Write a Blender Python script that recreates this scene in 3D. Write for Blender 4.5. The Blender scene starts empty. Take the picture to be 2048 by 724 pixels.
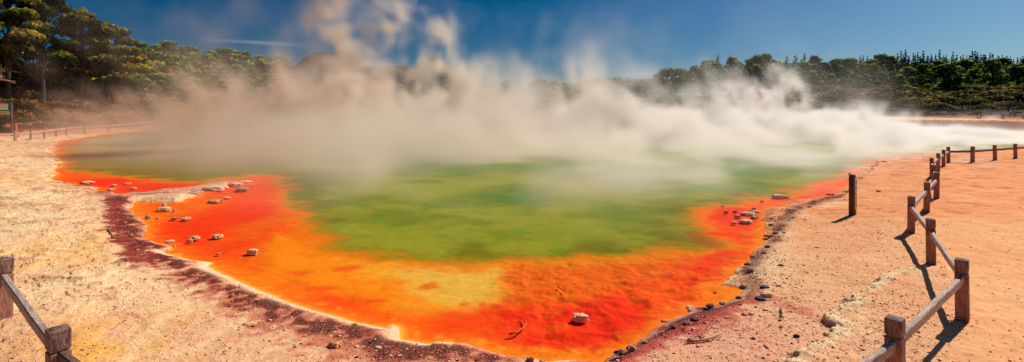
import bpy, math, random, time
import numpy as np
from mathutils import Vector, Matrix, noise as mnoise

T0 = time.time()
sc = bpy.context.scene
COL = sc.collection
rng = np.random.default_rng(7)
random.seed(7)
CH = 3.4            # height of the eye above the sinter flat
ZP = -0.22          # water level

# ------------------------------------------------------------------ helpers
def P(px, py, z=0.0):
    """point of the plan under a spot of the photograph, at ground height z"""
    Y = (CH - z) * 1000.0 / (py - 217.0)
    return ((px - 1024.0) / 1000.0 * Y, Y)

def D(px, depth, z=0.0):
    return Vector(((px - 1024.0) / 1000.0 * depth, depth, z))

def lin(c):
    c = np.asarray(c, float) / 255.0
    return np.where(c <= 0.04045, c / 12.92, ((c + 0.055) / 1.055) ** 2.4)

ILL = 1.06
def alb(*c):
    return np.minimum(lin(c) / ILL, 0.93)

def sstep(a, b, x):
    t = np.clip((x - a) / (b - a), 0, 1)
    return t * t * (3 - 2 * t)

_perm = rng.permutation(256).astype(np.int32)
_perm = np.concatenate([_perm, _perm])
_val = rng.random(256).astype(np.float32) * 2 - 1

def vn2(x, y, s=0):
    xi = np.floor(x).astype(np.int32); yi = np.floor(y).astype(np.int32)
    fx = (x - xi).astype(np.float32); fy = (y - yi).astype(np.float32)
    fx = fx * fx * (3 - 2 * fx); fy = fy * fy * (3 - 2 * fy)
    xi = (xi + s * 17) & 255; yi = (yi + s * 31) & 255
    x1 = (xi + 1) & 255; y1 = (yi + 1) & 255
    g = lambda a, b: _val[_perm[_perm[a] + b]]
    a = g(xi, yi); b = g(x1, yi); c = g(xi, y1); d = g(x1, y1)
    return (a + (b - a) * fx) + ((c + (d - c) * fx) - (a + (b - a) * fx)) * fy

def fbm2(x, y, octv=4, s=0, gain=0.5):
    o = 0; a = 1.0; t = 0
    for i in range(octv):
        o = o + a * vn2(x * (2 ** i) + i * 13.7, y * (2 ** i) - i * 7.3, s + i)
        t += a; a *= gain
    return o / t * 1.5

def vn3(x, y, z, s=0):
    xi = np.floor(x).astype(np.int32); yi = np.floor(y).astype(np.int32); zi = np.floor(z).astype(np.int32)
    fx = (x - xi).astype(np.float32); fy = (y - yi).astype(np.float32); fz = (z - zi).astype(np.float32)
    fx = fx * fx * (3 - 2 * fx); fy = fy * fy * (3 - 2 * fy); fz = fz * fz * (3 - 2 * fz)
    xi = (xi + s * 17) & 255; yi = (yi + s * 31) & 255; zi = (zi + s * 43) & 255
    x1 = (xi + 1) & 255; y1 = (yi + 1) & 255; z1 = (zi + 1) & 255
    A = _perm[xi]; B = _perm[x1]
    AA = _perm[A + yi]; AB = _perm[A + y1]; BA = _perm[B + yi]; BB = _perm[B + y1]
    v = lambda q, zz: _val[_perm[q + zz]]
    a = v(AA, zi); b = v(BA, zi); c = v(AB, zi); d = v(BB, zi)
    p = a + (b - a) * fx; q = c + (d - c) * fx; lo = p + (q - p) * fy
    a = v(AA, z1); b = v(BA, z1); c = v(AB, z1); d = v(BB, z1)
    p = a + (b - a) * fx; q = c + (d - c) * fx; hi = p + (q - p) * fy
    return lo + (hi - lo) * fz

def seg_dist(x, y, pts, closed=False):
    """distance of every (x, y) to a polyline"""
    best = np.full(x.shape, 1e9, np.float32)
    n = len(pts)
    for i in range(n if closed else n - 1):
        ax, ay = pts[i]; bx, by = pts[(i + 1) % n]
        dx, dy = bx - ax, by - ay
        L2 = dx * dx + dy * dy + 1e-12
        t = np.clip(((x - ax) * dx + (y - ay) * dy) / L2, 0, 1)
        d = (x - ax - t * dx) ** 2 + (y - ay - t * dy) ** 2
        best = np.minimum(best, d)
    return np.sqrt(best)

def inside(x, y, pts):
    c = np.zeros(x.shape, bool)
    n = len(pts)
    for i in range(n):
        ax, ay = pts[i]; bx, by = pts[(i + 1) % n]
        if ay == by: continue
        m = ((ay > y) != (by > y)) & (x < (bx - ax) * (y - ay) / (by - ay) + ax)
        c ^= m
    return c

def sdist(x, y, pts):
    d = seg_dist(x, y, pts, True)
    return np.where(inside(x, y, pts), d, -d)     # > 0 inside

def link(o, parent=None):
    COL.objects.link(o)
    if parent is not None: o.parent = parent
    return o

def mesh_np(name, V, F, mat, parent=None, smooth=False, cols=None, quads=True):
    """one mesh object from arrays: V (n,3), F (m,k)"""
    me = bpy.data.meshes.new(name)
    V = np.asarray(V, np.float32); F = np.asarray(F, np.int32)
    k = F.shape[1]
    me.vertices.add(len(V)); me.vertices.foreach_set('co', V.ravel())
    me.loops.add(F.size); me.loops.foreach_set('vertex_index', F.ravel())
    me.polygons.add(len(F)); me.polygons.foreach_set('loop_start', np.arange(0, F.size, k, dtype=np.int32))
    me.polygons.foreach_set('loop_total', np.full(len(F), k, np.int32))
    if smooth: me.polygons.foreach_set('use_smooth', np.ones(len(F), bool))
    me.update(calc_edges=True)
    if cols is not None:
        for nm, arr in cols.items():
            arr = np.asarray(arr, np.float32)
            if arr.ndim == 2:
                a = me.attributes.new(nm, 'FLOAT_COLOR', 'POINT')
                if arr.shape[1] == 3: arr = np.concatenate([arr, np.ones((len(arr), 1), np.float32)], 1)
                a.data.foreach_set('color', arr.ravel())
            else:
                a = me.attributes.new(nm, 'FLOAT', 'POINT'); a.data.foreach_set('value', arr)
    if mat: me.materials.append(mat)
    return link(bpy.data.objects.new(name, me), parent)

class MB:
    """collects simple solids, then links them as one mesh object"""
    def __init__(s): s.v = []; s.f = []
    def add(s, V, F):
        o = len(s.v); s.v += [tuple(p) for p in V]; s.f += [tuple(i + o for i in f) for f in F]; return s
    def loft(s, rings, cap=True):
        n = len(rings[0]); V = [p for r in rings for p in r]; F = []
        for i in range(len(rings) - 1):
            for j in range(n):
                F.append((i*n+j, i*n+(j+1) % n, (i+1)*n+(j+1) % n, (i+1)*n+j))
        if cap: F.append(tuple(range(n))[::-1]); F.append(tuple((len(rings)-1)*n+j for j in range(n)))
        return s.add(V, F)
    def beam(s, a, b, w, h, up=Vector((0, 0, 1)), bev=0.012):
        a = Vector(a); b = Vector(b); d = (b - a).normalized(); r = d.cross(up).normalized(); u = r.cross(d)
        w2, h2, c = w / 2, h / 2, bev
        prof = [(-w2+c, -h2), (w2-c, -h2), (w2, -h2+c), (w2, h2-c), (w2-c, h2), (-w2+c, h2), (-w2, h2-c), (-w2, -h2+c)]
        n = 7; rings = []
        for i in range(n + 1):
            t = i / n; p = a.lerp(b, t); q = 1.0
            rings.append([p + r * x * q + u * (y + 0.006 * math.sin(i * 1.9 + a.x)) for x, y in prof])
        return s.loft(rings)
    def tube(s, pts, rads, n=7):
        rings = []
        pts = [Vector(p) for p in pts]
        for i, p in enumerate(pts):
            d = (pts[min(i+1, len(pts)-1)] - pts[max(i-1, 0)]).normalized()
            r = d.cross(Vector((0.31, 0.17, 0.94))).normalized() if abs(d.z) < .95 else d.cross(Vector((1, .1, 0))).normalized()
            u = r.cross(d)
            rings.append([p + (r * math.cos(6.2832*k/n) + u * math.sin(6.2832*k/n)) * rads[i] for k in range(n)])
        return s.loft(rings)
    def build(s, name, mat, parent=None, smooth=False):
        me = bpy.data.meshes.new(name); me.from_pydata(s.v, [], s.f); me.update()
        if smooth: me.polygons.foreach_set('use_smooth', [True] * len(me.polygons))
        if mat: me.materials.append(mat)
        return link(bpy.data.objects.new(name, me), parent)

def tag(o, label=None, cat=None, group=None, kind=None):
    if label: o['label'] = label
    if cat: o['category'] = cat
    if group: o['group'] = group
    if kind: o['kind'] = kind
    return o

def empty(name, loc, rz=0.0, s=1.0):
    o = bpy.data.objects.new(name, None); o.empty_display_size = .2
    o.location = loc; o.rotation_euler = (0, 0, rz); o.scale = (s, s, s)
    return link(o)

def copy_tree(o, parent=None):
    c = o.copy(); COL.objects.link(c)
    if parent is not None: c.parent = parent
    for ch in [k for k in bpy.data.objects if k.parent == o]:
        copy_tree(ch, c)
    return c

# ------------------------------------------------------------------ materials
def mat(name):
    m = bpy.data.materials.new(name); m.use_nodes = True
    t = m.node_tree; b = t.nodes['Principled BSDF']
    return m, t, b
def nd(t, k, **kw):
    n = t.nodes.new(k)
    for a, v in kw.items():
        if a.startswith('i_'):
            key = a[2:]
            key = int(key) if key.isdigit() else key.replace('_', ' ')
            n.inputs[key].default_value = v
        else: setattr(n, a, v)
    return n
def ramp(t, src, stops):
    r = nd(t, 'ShaderNodeValToRGB')
    e = r.color_ramp.elements
    while len(e) < len(stops): e.new(0.5)
    for i, (p, c) in enumerate(stops):
        e[i].position = p
        c = (c, c, c) if isinstance(c, (int, float)) else c
        e[i].color = (*c, 1)
    t.links.new(src, r.inputs[0]); return r.outputs[0]
def mixc(t, fac, a, b, mode='MIX'):
    n = nd(t, 'ShaderNodeMix', data_type='RGBA', blend_type=mode)
    for i, v in ((0, fac), (6, a), (7, b)):
        if hasattr(v, 'is_output') or isinstance(v, bpy.types.NodeSocket): t.links.new(v, n.inputs[i])
        else: n.inputs[i].default_value = v if i == 0 else ((*v, 1) if len(v) == 3 else v)
    return n.outputs[2]
def mth(t, op, a, b=None, c=None):
    n = nd(t, 'ShaderNodeMath', operation=op)
    for i, v in enumerate((a, b, c)):
        if v is None: continue
        if isinstance(v, bpy.types.NodeSocket): t.links.new(v, n.inputs[i])
        else: n.inputs[i].default_value = v
    return n.outputs[0]
def noise(t, scale, detail=4, rough=.55, vec=None, dist=0.0):
    n = nd(t, 'ShaderNodeTexNoise'); n.inputs['Scale'].default_value = scale
    n.inputs['Detail'].default_value = detail; n.inputs['Roughness'].default_value = rough; n.inputs['Distortion'].default_value = dist
    if vec is not None: t.links.new(vec, n.inputs['Vector'])
    return n.outputs[0]
def bump(t, h, strength, dist=.02):
    n = nd(t, 'ShaderNodeBump'); n.inputs['Strength'].default_value = strength; n.inputs['Distance'].default_value = dist
    t.links.new(h, n.inputs['Height']); return n.outputs[0]

def mat_wood(name, dark, light, grain=(9, 9, 1.2), weather=0.35):
    m, t, b = mat(name)
    tc = nd(t, 'ShaderNodeTexCoord')
    mp = nd(t, 'ShaderNodeMapping'); mp.inputs['Scale'].default_value = grain
    t.links.new(tc.outputs['Object'], mp.inputs[0])
    oi = nd(t, 'ShaderNodeObjectInfo')
    n1 = noise(t, 3.0, 6, .65, mp.outputs[0], 1.2)
    n2 = noise(t, 12.0, 4, .6, mp.outputs[0])
    n3 = noise(t, 3.5, 3, .6, tc.outputs['Object'])
    c = ramp(t, n1, [(.3, dark), (.52, tuple(np.array(dark)*.45+np.array(light)*.55)), (.72, light)])
    c = mixc(t, mth(t, 'MULTIPLY', ramp(t, n2, [(.45, 0.), (.62, 1.)]), .55), c, tuple(np.array(dark) * .45))
    c = mixc(t, ramp(t, n3, [(.5, 0.), (.75, weather)]), c, tuple(np.array(dark) * .3))
    t.links.new(c, b.inputs['Base Color']); b.inputs['Roughness'].default_value = .75
    t.links.new(bump(t, n2, .9, .014), b.inputs['Normal'])
    return m

M = {}
M['post'] = mat_wood('weathered_post_wood', (.17, .062, .045), (.62, .28, .18), (6, 6, .9))
M['cap'] = mat_wood('post_top_wood', (.09, .04, .03), (.52, .26, .18), (5, 5, 1.6), .6)
M['rail'] = mat_wood('weathered_rail_wood', (.30, .17, .125), (.78, .56, .43), (1.1, 7, 7), .15)
M['pale_post'] = mat_wood('pale_post_wood', (.26, .14, .10), (.66, .42, .30), (6, 6, .9), .2)
M['dark_rail'] = mat_wood('brown_rail_wood', (.10, .04, .028), (.34, .16, .10), (1.1, 7, 7), .2)
M['signpost'] = mat_wood('dark_sign_post_wood', (.05, .016, .014), (.17, .055, .04), (6, 6, .8), .5)

def mat_rock(name, base, dark, scale=6.0, b_s=.8):
    m, t, b = mat(name)
    tc = nd(t, 'ShaderNodeTexCoord')
    n1 = noise(t, scale, 6, .65, tc.outputs['Object'], .6)
    n2 = noise(t, scale * 4, 4, .6, tc.outputs['Object'])
    c = ramp(t, n1, [(.3, dark), (.5, base), (.75, tuple(min(.9, v * 1.18) for v in base))])
    c = mixc(t, ramp(t, n2, [(.35, .7), (.5, 0.)]), c, dark)
    t.links.new(c, b.inputs['Base Color']); b.inputs['Roughness'].default_value = .85
    t.links.new(bump(t, n2, b_s, .04), b.inputs['Normal'])
    return m
M['sinter'] = mat_rock('pale_sinter_crust', tuple(alb(244, 205, 152)), tuple(alb(190, 110, 70)), 5)
M['sinter_grey'] = mat_rock('grey_sinter_crust', tuple(alb(205, 160, 125)), tuple(alb(95, 55, 45)), 5)
M['ochre'] = mat_rock('ochre_stone', tuple(alb(235, 165, 95)), tuple(alb(150, 75, 40)), 4)
M['dark_rock'] = mat_rock('dark_crust', tuple(alb(130, 72, 60)), tuple(alb(52, 24, 26)), 7)
M['stick'] = mat_rock('bleached_stick', tuple(alb(190, 130, 105)), tuple(alb(105, 60, 50)), 9, .3)
M['char'] = mat_rock('charred_wood', tuple(alb(45, 32, 35)), tuple(alb(15, 10, 14)), 9, .5)
M['deadwood'] = mat_rock('bleached_dead_wood', tuple(alb(225, 170, 145)), tuple(alb(120, 70, 60)), 9, .4)
M['redroot'] = mat_rock('red_stained_root', tuple(alb(245, 100, 40)), tuple(alb(180, 50, 22)), 9, .3)
M['redwood'] = mat_rock('red_painted_timber', tuple(alb(190, 75, 50)), tuple(alb(120, 40, 30)), 6, .4)

def mat_plain(name, c, rough=.7):
    m, t, b = mat(name)
    tc = nd(t, 'ShaderNodeTexCoord')
    n1 = noise(t, 8, 4, .6, tc.outputs['Object'])
    col = ramp(t, n1, [(.3, tuple(np.array(c) * .82)), (.7, tuple(c))])
    t.links.new(col, b.inputs['Base Color']); b.inputs['Roughness'].default_value = rough
    return m

def mat_leaf(name, dark, mid, light, warm):
    """foliage: per clump tone from the attribute tone, plus a shift per tree"""
    m, t, b = mat(name)
    at = nd(t, 'ShaderNodeAttribute', attribute_name='tone')
    oi = nd(t, 'ShaderNodeObjectInfo')
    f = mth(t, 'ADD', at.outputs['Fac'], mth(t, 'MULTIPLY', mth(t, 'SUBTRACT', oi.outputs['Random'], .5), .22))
    c = ramp(t, f, [(.08, dark), (.34, mid), (.60, light), (.88, warm)])  # carries the painted shading, dark undersides to sunlit warm tops
    out = [n for n in t.nodes if n.type == 'OUTPUT_MATERIAL'][0]
    dif = nd(t, 'ShaderNodeBsdfDiffuse'); tr = nd(t, 'ShaderNodeBsdfTranslucent')
    t.links.new(c, dif.inputs[0]); t.links.new(c, tr.inputs[0])
    mx = nd(t, 'ShaderNodeMixShader'); mx.inputs[0].default_value = .42
    t.links.new(dif.outputs[0], mx.inputs[1]); t.links.new(tr.outputs[0], mx.inputs[2])
    t.links.new(mx.outputs[0], out.inputs['Surface'])
    return m
M['pine_leaf'] = mat_leaf('pine_foliage', (.014, .024, .014), (.075, .095, .022), (.36, .30, .035), (.85, .45, .05))
M['wood_leaf'] = mat_leaf('forest_foliage', (.014, .036, .028), (.085, .14, .045), (.36, .46, .07), (.70, .62, .10))
M['conifer_leaf'] = mat_leaf('conifer_foliage', (.008, .024, .028), (.022, .052, .045), (.05, .10, .06), (.10, .13, .07))
M['scrub_leaf'] = mat_leaf('scrub_foliage', (.016, .020, .014), (.085, .080, .026), (.24, .20, .06), (.46, .30, .09))
M['bank_leaf'] = mat_leaf('rusty_scrub_foliage', (.022, .014, .009), (.12, .060, .020), (.38, .17, .032), (.66, .32, .045))
M['bark'] = mat_plain('bark', (.05, .032, .024), .9)

# ------------------------------------------------------------------ camera, light, sky
cam = bpy.data.cameras.new('camera'); cob = link(bpy.data.objects.new('camera', cam))
cob.location = (0, 0, CH); cob.rotation_euler = (math.pi / 2, 0, 0)
cam.sensor_width = 36; cam.lens = 36 * 1000 / 2048; cam.shift_y = -145.0 / 2048; cam.clip_end = 12000; cam.clip_start = .05
sc.camera = cob

ELEV, AZ = math.radians(42), math.radians(53)          # azimuth measured from +Y towards +X
sdir = Vector((math.sin(AZ) * math.cos(ELEV), math.cos(AZ) * math.cos(ELEV), math.sin(ELEV)))
sun = bpy.data.lights.new('sun', 'SUN'); sun.energy = 5.0; sun.angle = math.radians(.53); sun.color = (1.0, .95, .87)
so = link(bpy.data.objects.new('sun', sun)); so.rotation_euler = sdir.to_track_quat('Z', 'Y').to_euler()

world = bpy.data.worlds.new('World'); sc.world = world; world.use_nodes = True
wt = world.node_tree; bg = wt.nodes['Background']
sky = nd(wt, 'ShaderNodeTexSky', sky_type='NISHITA'); sky.sun_disc = False
sky.sun_elevation = ELEV; sky.sun_rotation = AZ; sky.altitude = 300; sky.air_density = 1.0; sky.dust_density = .6; sky.ozone_density = 2.5
tcw = nd(wt, 'ShaderNodeTexCoord')
sep = nd(wt, 'ShaderNodeSeparateXYZ'); wt.links.new(tcw.outputs['Generated'], sep.inputs[0])
# thin high cloud streaks low over the hills
mpw = nd(wt, 'ShaderNodeMapping'); mpw.inputs['Scale'].default_value = (2.2, 2.2, 26)
wt.links.new(tcw.outputs['Generated'], mpw.inputs[0])
cn = noise(wt, 2.3, 5, .6, mpw.outputs[0], .4)
band = ramp(wt, sep.outputs[2], [(.03, 0.), (.09, 1.), (.13, 1.), (.19, 0.)])
def streak(x0, z0, wx_, wz_, s_):
    q = mth(wt, 'ADD', mth(wt, 'POWER', mth(wt, 'DIVIDE', mth(wt, 'SUBTRACT', sep.outputs[0], x0), wx_), 2.0), mth(wt, 'POWER', mth(wt, 'DIVIDE', mth(wt, 'SUBTRACT', mth(wt, 'ADD', sep.outputs[2], mth(wt, 'MULTIPLY', cn, .006)), z0 + .003), wz_), 2.0))
    return mth(wt, 'MULTIPLY', mth(wt, 'EXPONENT', mth(wt, 'MULTIPLY', q, -1.0)), s_)
cl = mth(wt, 'ADD', mth(wt, 'ADD', streak(-.447, .1165, .055, .0028, .42), streak(.245, .066, .04, .004, .35)), mth(wt, 'ADD', streak(-.60, .098, .02, .010, .22), mth(wt, 'MULTIPLY', ramp(wt, cn, [(.60, 0.), (.80, .10)]), band)))
side = mth(wt, 'DIVIDE', sep.outputs[0], mth(wt, 'MAXIMUM', mth(wt, 'SQRT', mth(wt, 'ADD', mth(wt, 'MULTIPLY', sep.outputs[0], sep.outputs[0]), mth(wt, 'MULTIPLY', sep.outputs[1], sep.outputs[1]))), .01))
az = ramp(wt, mth(wt, 'MULTIPLY_ADD', side, .5, .5), [(.0, (.075, .28, .44)), (.52, (.075, .29, .44)), (.70, (.26, .42, .56)), (.85, (.40, .55, .66)), (1., (.48, .60, .7))])
tint = mixc(wt, 1.0, sky.outputs[0], az, 'MULTIPLY')
hs = nd(wt, 'ShaderNodeHueSaturation'); hs.inputs['Saturation'].default_value = 1.08; hs.inputs['Value'].default_value = 1.0
wt.links.new(tint, hs.inputs['Color'])
skc = mixc(wt, cl, hs.outputs[0], (4.2, 4.6, 4.9))
wt.links.new(skc, bg.inputs[0]); bg.inputs[1].default_value = .085

# ------------------------------------------------------------------ plan of the pool
def PP(lst, z=ZP): return [P(a, b, z) for a, b in lst]
SH_PX = [(118,283),(100,290),(107,303),(104,318),(120,333),(101,345),(98,362),(128,368),(160,372),(205,381),(232,390),
 (290,386),(330,381),(385,373),(430,366),(468,363),(478,368),(440,374),(405,381),(395,391),(360,402),(320,404),(285,404),(273,412),(271,428),(283,448),(290,470),
 (318,491),(372,516),(440,548),(512,581),(600,613),(700,643),(772,658),(785,650),(797,657),(800,680),(850,690),(900,692),
 (1000,706),(1060,716),(1105,724),(1200,724),(1222,708),(1262,690),(1300,674),(1335,648),(1372,634),(1392,626),(1384,612),(1410,614),(1450,606),(1478,597),(1484,576),(1443,574),(1487,529),(1504,512),
 (1525,495),(1528,472),(1542,451),(1516,433),(1536,424),(1562,414),(1597,403),(1641,396),(1675,388),(1700,377),(1712,362),(1730,340),(1752,323),
 (1775,317),(1813,313),(1868,309),(1945,304),(2003,298),(2060,292),(2160,284),(2230,278),(2130,273),(2048,270),(1990,267),(1900,264),(1800,260),(1700,256),
 (1500,250),(1200,247),(900,246),(640,246),(500,250),(420,255),(330,261),(260,264),(205,269),(165,276)]
DE_PX = [(300,262.3),(215,270.5),(160,280),(135,295),(132,320),(150,336),(215,346),(300,352),(395,363),(430,356),(500,345),(545,347),(583,368),(606,410),(638,455),(690,488),
 (745,506),(850,508),(950,512),(1050,512),(1150,505),(1250,500),(1330,488),(1380,492),(1424,482),(1398,462),(1384,440),(1378,424),(1400,410),(1450,402),(1540,388),
 (1600,374),(1680,348),(1735,322),(1790,311),(1868,306.5),(1945,302),(2003,296),(2060,290),(2160,282),(2200,278),(2130,274),(2048,271.4),(1990,268.4),(1900,265.4),(1800,261.2),(1700,257),
 (1500,252),(1200,249),(900,248),(640,248),(500,252),(420,257)]
SH = PP(SH_PX); DE = PP(DE_PX)

def lerp_tab(px, tab):
    return np.interp(px, [a for a, *_ in tab], [b for _, b, *_ in tab])
TERR = [(1500, 122), (1600, 112), (1700, 98), (1800, 88.5), (1900, 81.5), (2048, 77), (2300, 73), (2600, 70)]
FOOT = [(-600, 55), (0, 67), (100, 73), (200, 86), (300, 102), (450, 128), (600, 150), (1000, 165), (1400, 150), (1750, 112), (1900, 97), (2048, 91), (2600, 80)]
CREST = [(-600, 88), (0, 92), (200, 112), (300, 150), (560, 190), (650, 230), (1050, 240), (1400, 225), (1500, 240), (2600, 245)]
HGT = [(-600, 15), (0, 12.5), (200, 12.5), (300, 14), (560, 12), (650, 7), (1050, 7), (1300, 9), (1400, 9), (1500, 11), (1700, 11), (2600, 11)]
LEDGE = [P(a, b) for a, b in [(1560,735),(1590,706),(1628,690),(1652,672),(1664,650),(1654,632),(1690,612),(1712,592),(1740,578),(1765,560),(1800,552),(1836,541)]]

def terrain_z(x, y):
    """height of the land (without small detail); x, y arrays"""
    px = 1024 + 1000 * x / np.maximum(y, 1)
    f = lerp_tab(px, FOOT); c = lerp_tab(px, CREST); h = lerp_tab(px, HGT)
    t = np.clip((y - f) / (c - f), 0, 1)
    z = h * (0.35 * t + 0.65 * t * t * (3 - 2 * t))
    # sinter terrace on the far right shore
    tt = y - lerp_tab(px, TERR) + .5 * vn2(x * .3, y * 0 + 3)
    ter = sstep(0, 1.8, tt) * sstep(1500, 1620, px) * (1.5 + .08 * vn2(x * .2, y * .2)) * (y < 400)
    z = z + ter * (1 - .8 * sstep(110, 140, y))
    # two far cones
    hz = np.zeros_like(z); nn = fbm2(x * .03, y * .03, 4, 9)
    for cx, cy, rx, ry, hh in ((-262, 700, 66, 90, 80), (-240, 705, 50, 90, 82), (-118, 760, 62, 80, 78), (-180, 730, 200, 90, 62), (-330, 740, 90, 90, 46)):
        q = np.sqrt(((x - cx) / rx) ** 2 + ((y - cy) / ry) ** 2)
        hz = np.maximum(hz, hh * np.exp(-np.maximum(q + .08 * nn, 0) ** 2.1) * (1 + .05 * nn) + 1.6 * fbm2(x * .12, y * .12, 3, 19))
    z = np.where(y > 400, np.maximum(z * 0.7, hz + 2), z)
    return z

# ------------------------------------------------------------------ ground sheet
GYS = np.concatenate([np.geomspace(2.6, 30, 600), np.geomspace(30.4, 110, 160), np.geomspace(112, 560, 80), np.linspace(566, 900, 70), np.geomspace(915, 5200, 15)])
GUS = np.concatenate([np.linspace(-2.4, -1.16, 60), np.linspace(-1.155, 1.155, 1200), np.linspace(1.16, 2.4, 60)])
def build_ground():
    ys, us = GYS, GUS
    U, Yg = np.meshgrid(us, ys)
    X = (U * Yg).ravel().astype(np.float32); Y = Yg.ravel().astype(np.float32)
    n = len(X)
    near = Y < 150
    sS = np.full(n, -50., np.float32); sD = np.full(n, -50., np.float32)
    wx = X[near]; wy = Y[near]
    jit = np.clip(wy / 14, .5, 3)
    w1 = fbm2(wx * 1.3, wy * 1.3, 5, 3, .6) * .24 * jit; w2 = fbm2(wx * 1.3 + 50, wy * 1.3, 4, 9) * .22 * jit
    smooth_left = (wx < -1.2) & (wx > -7) & (wy < 13)
    k = np.where(smooth_left, .25, 1.0)
    raw = sdist(wx + w1 * k, wy + w2 * k, SH)
    sS[near] = raw
    w3 = fbm2(wx * .9, wy * .9, 4, 21) * .35 * jit
    sD[near] = sdist(wx + w3, wy + w1 * 2.0, DE)
    ledge = np.full(n, 50., np.float32); ln = (X > 2) & (Y < 16)
    ledge[ln] = seg_dist(X[ln] + .05 * vn2(X[ln] * 6, Y[ln] * 6, 2), Y[ln] + .07 * vn2(X[ln] * 5, Y[ln] * 5, 5), LEDGE)
    z = terrain_z(X, Y)
    out = np.maximum(-sS, 0); inn = np.maximum(sS, 0)
    flat = 1 - sstep(60, 90, Y)
    zb = ZP + .02 + .10 * sstep(0, .35, out) + .12 * sstep(.3, 3.2, out)           # beach rising from the water
    zi = ZP - .012 - .05 * sstep(0, .8, inn) - .06 * sstep(.8, 5, inn) 
    lump = fbm2(X * 1.1, Y * 1.1, 5, 31)
    fine = fbm2(X * 7, Y * 7, 3, 41)
    rightlump = sstep(-1.0, .5, X) * (1 - sstep(5, 8, X)) * (1 - sstep(10.5, 13.5, Y))
    zi = zi + (np.abs(lump) * .05 + fine * .008 - .035 * np.abs(fbm2(X * 2.1, Y * 2.4, 4, 33))) * (.25 + 1.1 * rightlump) * sstep(0, .5, inn)
    base = np.where(sS > 0, np.minimum(zi, ZP - .006), zb)
    rough_l = sstep(-4, -9, X) * sstep(6, 9, Y)
    crust = np.abs(fbm2(X * .8, Y * .8, 4, 51))
    base = base + (out > 0) * sstep(.15, 1.5, out) * (.02 * lump + .010 * fine + rough_l * .10 * np.floor(crust * 5 + .4 * lump) / 4 )
    LY = np.array([p[1] for p in LEDGE]); LX = np.array([p[0] for p in LEDGE]); oo = np.argsort(LY)
    xl = np.interp(Y, LY[oo], LX[oo]) + .16 * vn2(Y * 3.1, Y * 0 + 7.7) + .07 * vn2(Y * 9, Y * 0 + 3.1) + .03 * vn2(X * 9, Y * 14)
    led = (Y > LY.min()) * sstep(10.9, 10.2, Y)
    sd = (X - xl) / 1.45
    base = base + led * (.085 * sstep(-.02, .03, sd) * (1 - .8 * sstep(.1, 1.1, sd)) + .02 * sstep(0, .05, sd) * sstep(.28, .1, sd) * (1 + fine))
    # the path side of the ledge stands a little higher
    z = np.where(Y < 95, base, z + base * (1 - sstep(95, 120, Y))) if False else z + base * (1 - sstep(100, 140, Y))
    z = z + sstep(70, 100, Y) * (1 - sstep(60, 75, 0 * Y)) * .25 * fbm2(X * .15, Y * .15, 3, 61)
    # ---------------- colours
    c = np.empty((n, 3), np.float32)
    nL = fbm2(X * .35, Y * .35, 4, 71); nM = fbm2(X * 1.7, Y * 1.7, 4, 81); nS = fbm2(X * 6, Y * 6, 3, 91); nG = fbm2(X * 22, Y * 22, 2, 95)
    def put(mask, col, s=1.0):
        mk = np.clip(mask * s, 0, 1)[:, None]
        c[:] = c * (1 - mk) + alb(*col) * mk
    c[:] = alb(243, 178, 124)
    put(sstep(.0, 1.0, nL + .3 * nM), (250, 196, 140), .8)
    put(sstep(.1, 1.0, -nL + .5 * nM), (240, 165, 105), .7)
    right = sstep(4.0, 8.0, X)
    put(right, (246, 172, 118), .75)
    put(right * sstep(.0, .9, nM), (250, 190, 140), .6)
    # smooth orange path right of the fence
    fence = [P(a, b) for a, b in [(1513,1067),(1790,810),(1925,645),(1862,530),(1822,466),(1873,398),(1876,346),(1897,326),(1945,325),(2031,317),(2200,310)]]
    fx = np.interp(Y, [p[1] for p in fence][:8], [p[0] for p in fence][:8])
    path = sstep(-.3, .6, X - fx + .2 * nM) * (Y < 34)
    put(path, (250, 177, 117), .9)
    put(path * sstep(.1, .9, nL + .5 * nM), (255, 190, 135), .7)
    put(path * sstep(.35, .9, nM - .3 * nL), (238, 150, 92), .5)
    farR = sstep(14, 17, Y) * right
    put(farR, (246, 156, 96), .85)
    put(farR * sstep(.15, .8, nM + .4 * nL), (252, 182, 124), .7)
    put(farR * sstep(.42, .7, np.abs(fbm2(X * .9, Y * 1.6, 4, 133)) + .12 * nS) * sstep(.5, .0, nL - .3), (196, 104, 66), .6)
    # left flats: layered crust with pale grey and yellow patches
    lf = sstep(-3.5, -6.5, X + .4 * nM) * sstep(6.5, 9.5, Y)
    put(lf, (250, 204, 154), .85)
    put(lf * sstep(.0, .6, nL + .7 * nM - .1), (252, 218, 165), .8)
    put(lf * sstep(.35, .8, nM * .8 + nS * .4), (232, 190, 160), .7)
    put(lf * sstep(.45, 1.0, -nL + .5 * nM), (248, 190, 108), .7)
    put(lf * sstep(.42, .55, crust + .2 * nS) * sstep(.75, .5, crust), (176, 96, 60), .55)
    # near left gravel bed: rosy grain
    gl = (1 - right) * (1 - lf)
    put(gl, (246, 190, 146), .6)
    put(gl * sstep(.2, .9, nM), (238, 172, 130), .5)
    yl = np.exp(-((X + 6.3) / 1.2) ** 2 - ((Y - 7.2) / 1.0) ** 2) + np.exp(-((X + 5.6) / .9) ** 2 - ((Y - 6.7) / .5) ** 2)
    put(yl * sstep(-.5, .5, nM), (250, 182, 88), .8)
    # pale sandy run-off streaks
    for pts, wd in (([(250,724),(300,660),(380,590),(450,545),(515,520)], .17), ([(330,735),(430,660),(520,610),(600,640),(560,690)], .16), ([(60,480),(90,470),(140,462)], .25), ([(200,330),(240,350),(300,380),(215,410),(170,440),(120,500)], .3)):
        q = [P(a, b) for a, b in pts]
        dd = seg_dist(X[Y < 14], Y[Y < 14], q)
        mk = np.zeros(n, np.float32); mk[Y < 14] = np.exp(-(dd / wd) ** 2)
        put(mk * sstep(-.7, .3, nM + nS * .3), (252, 206, 150), .85)
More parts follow.
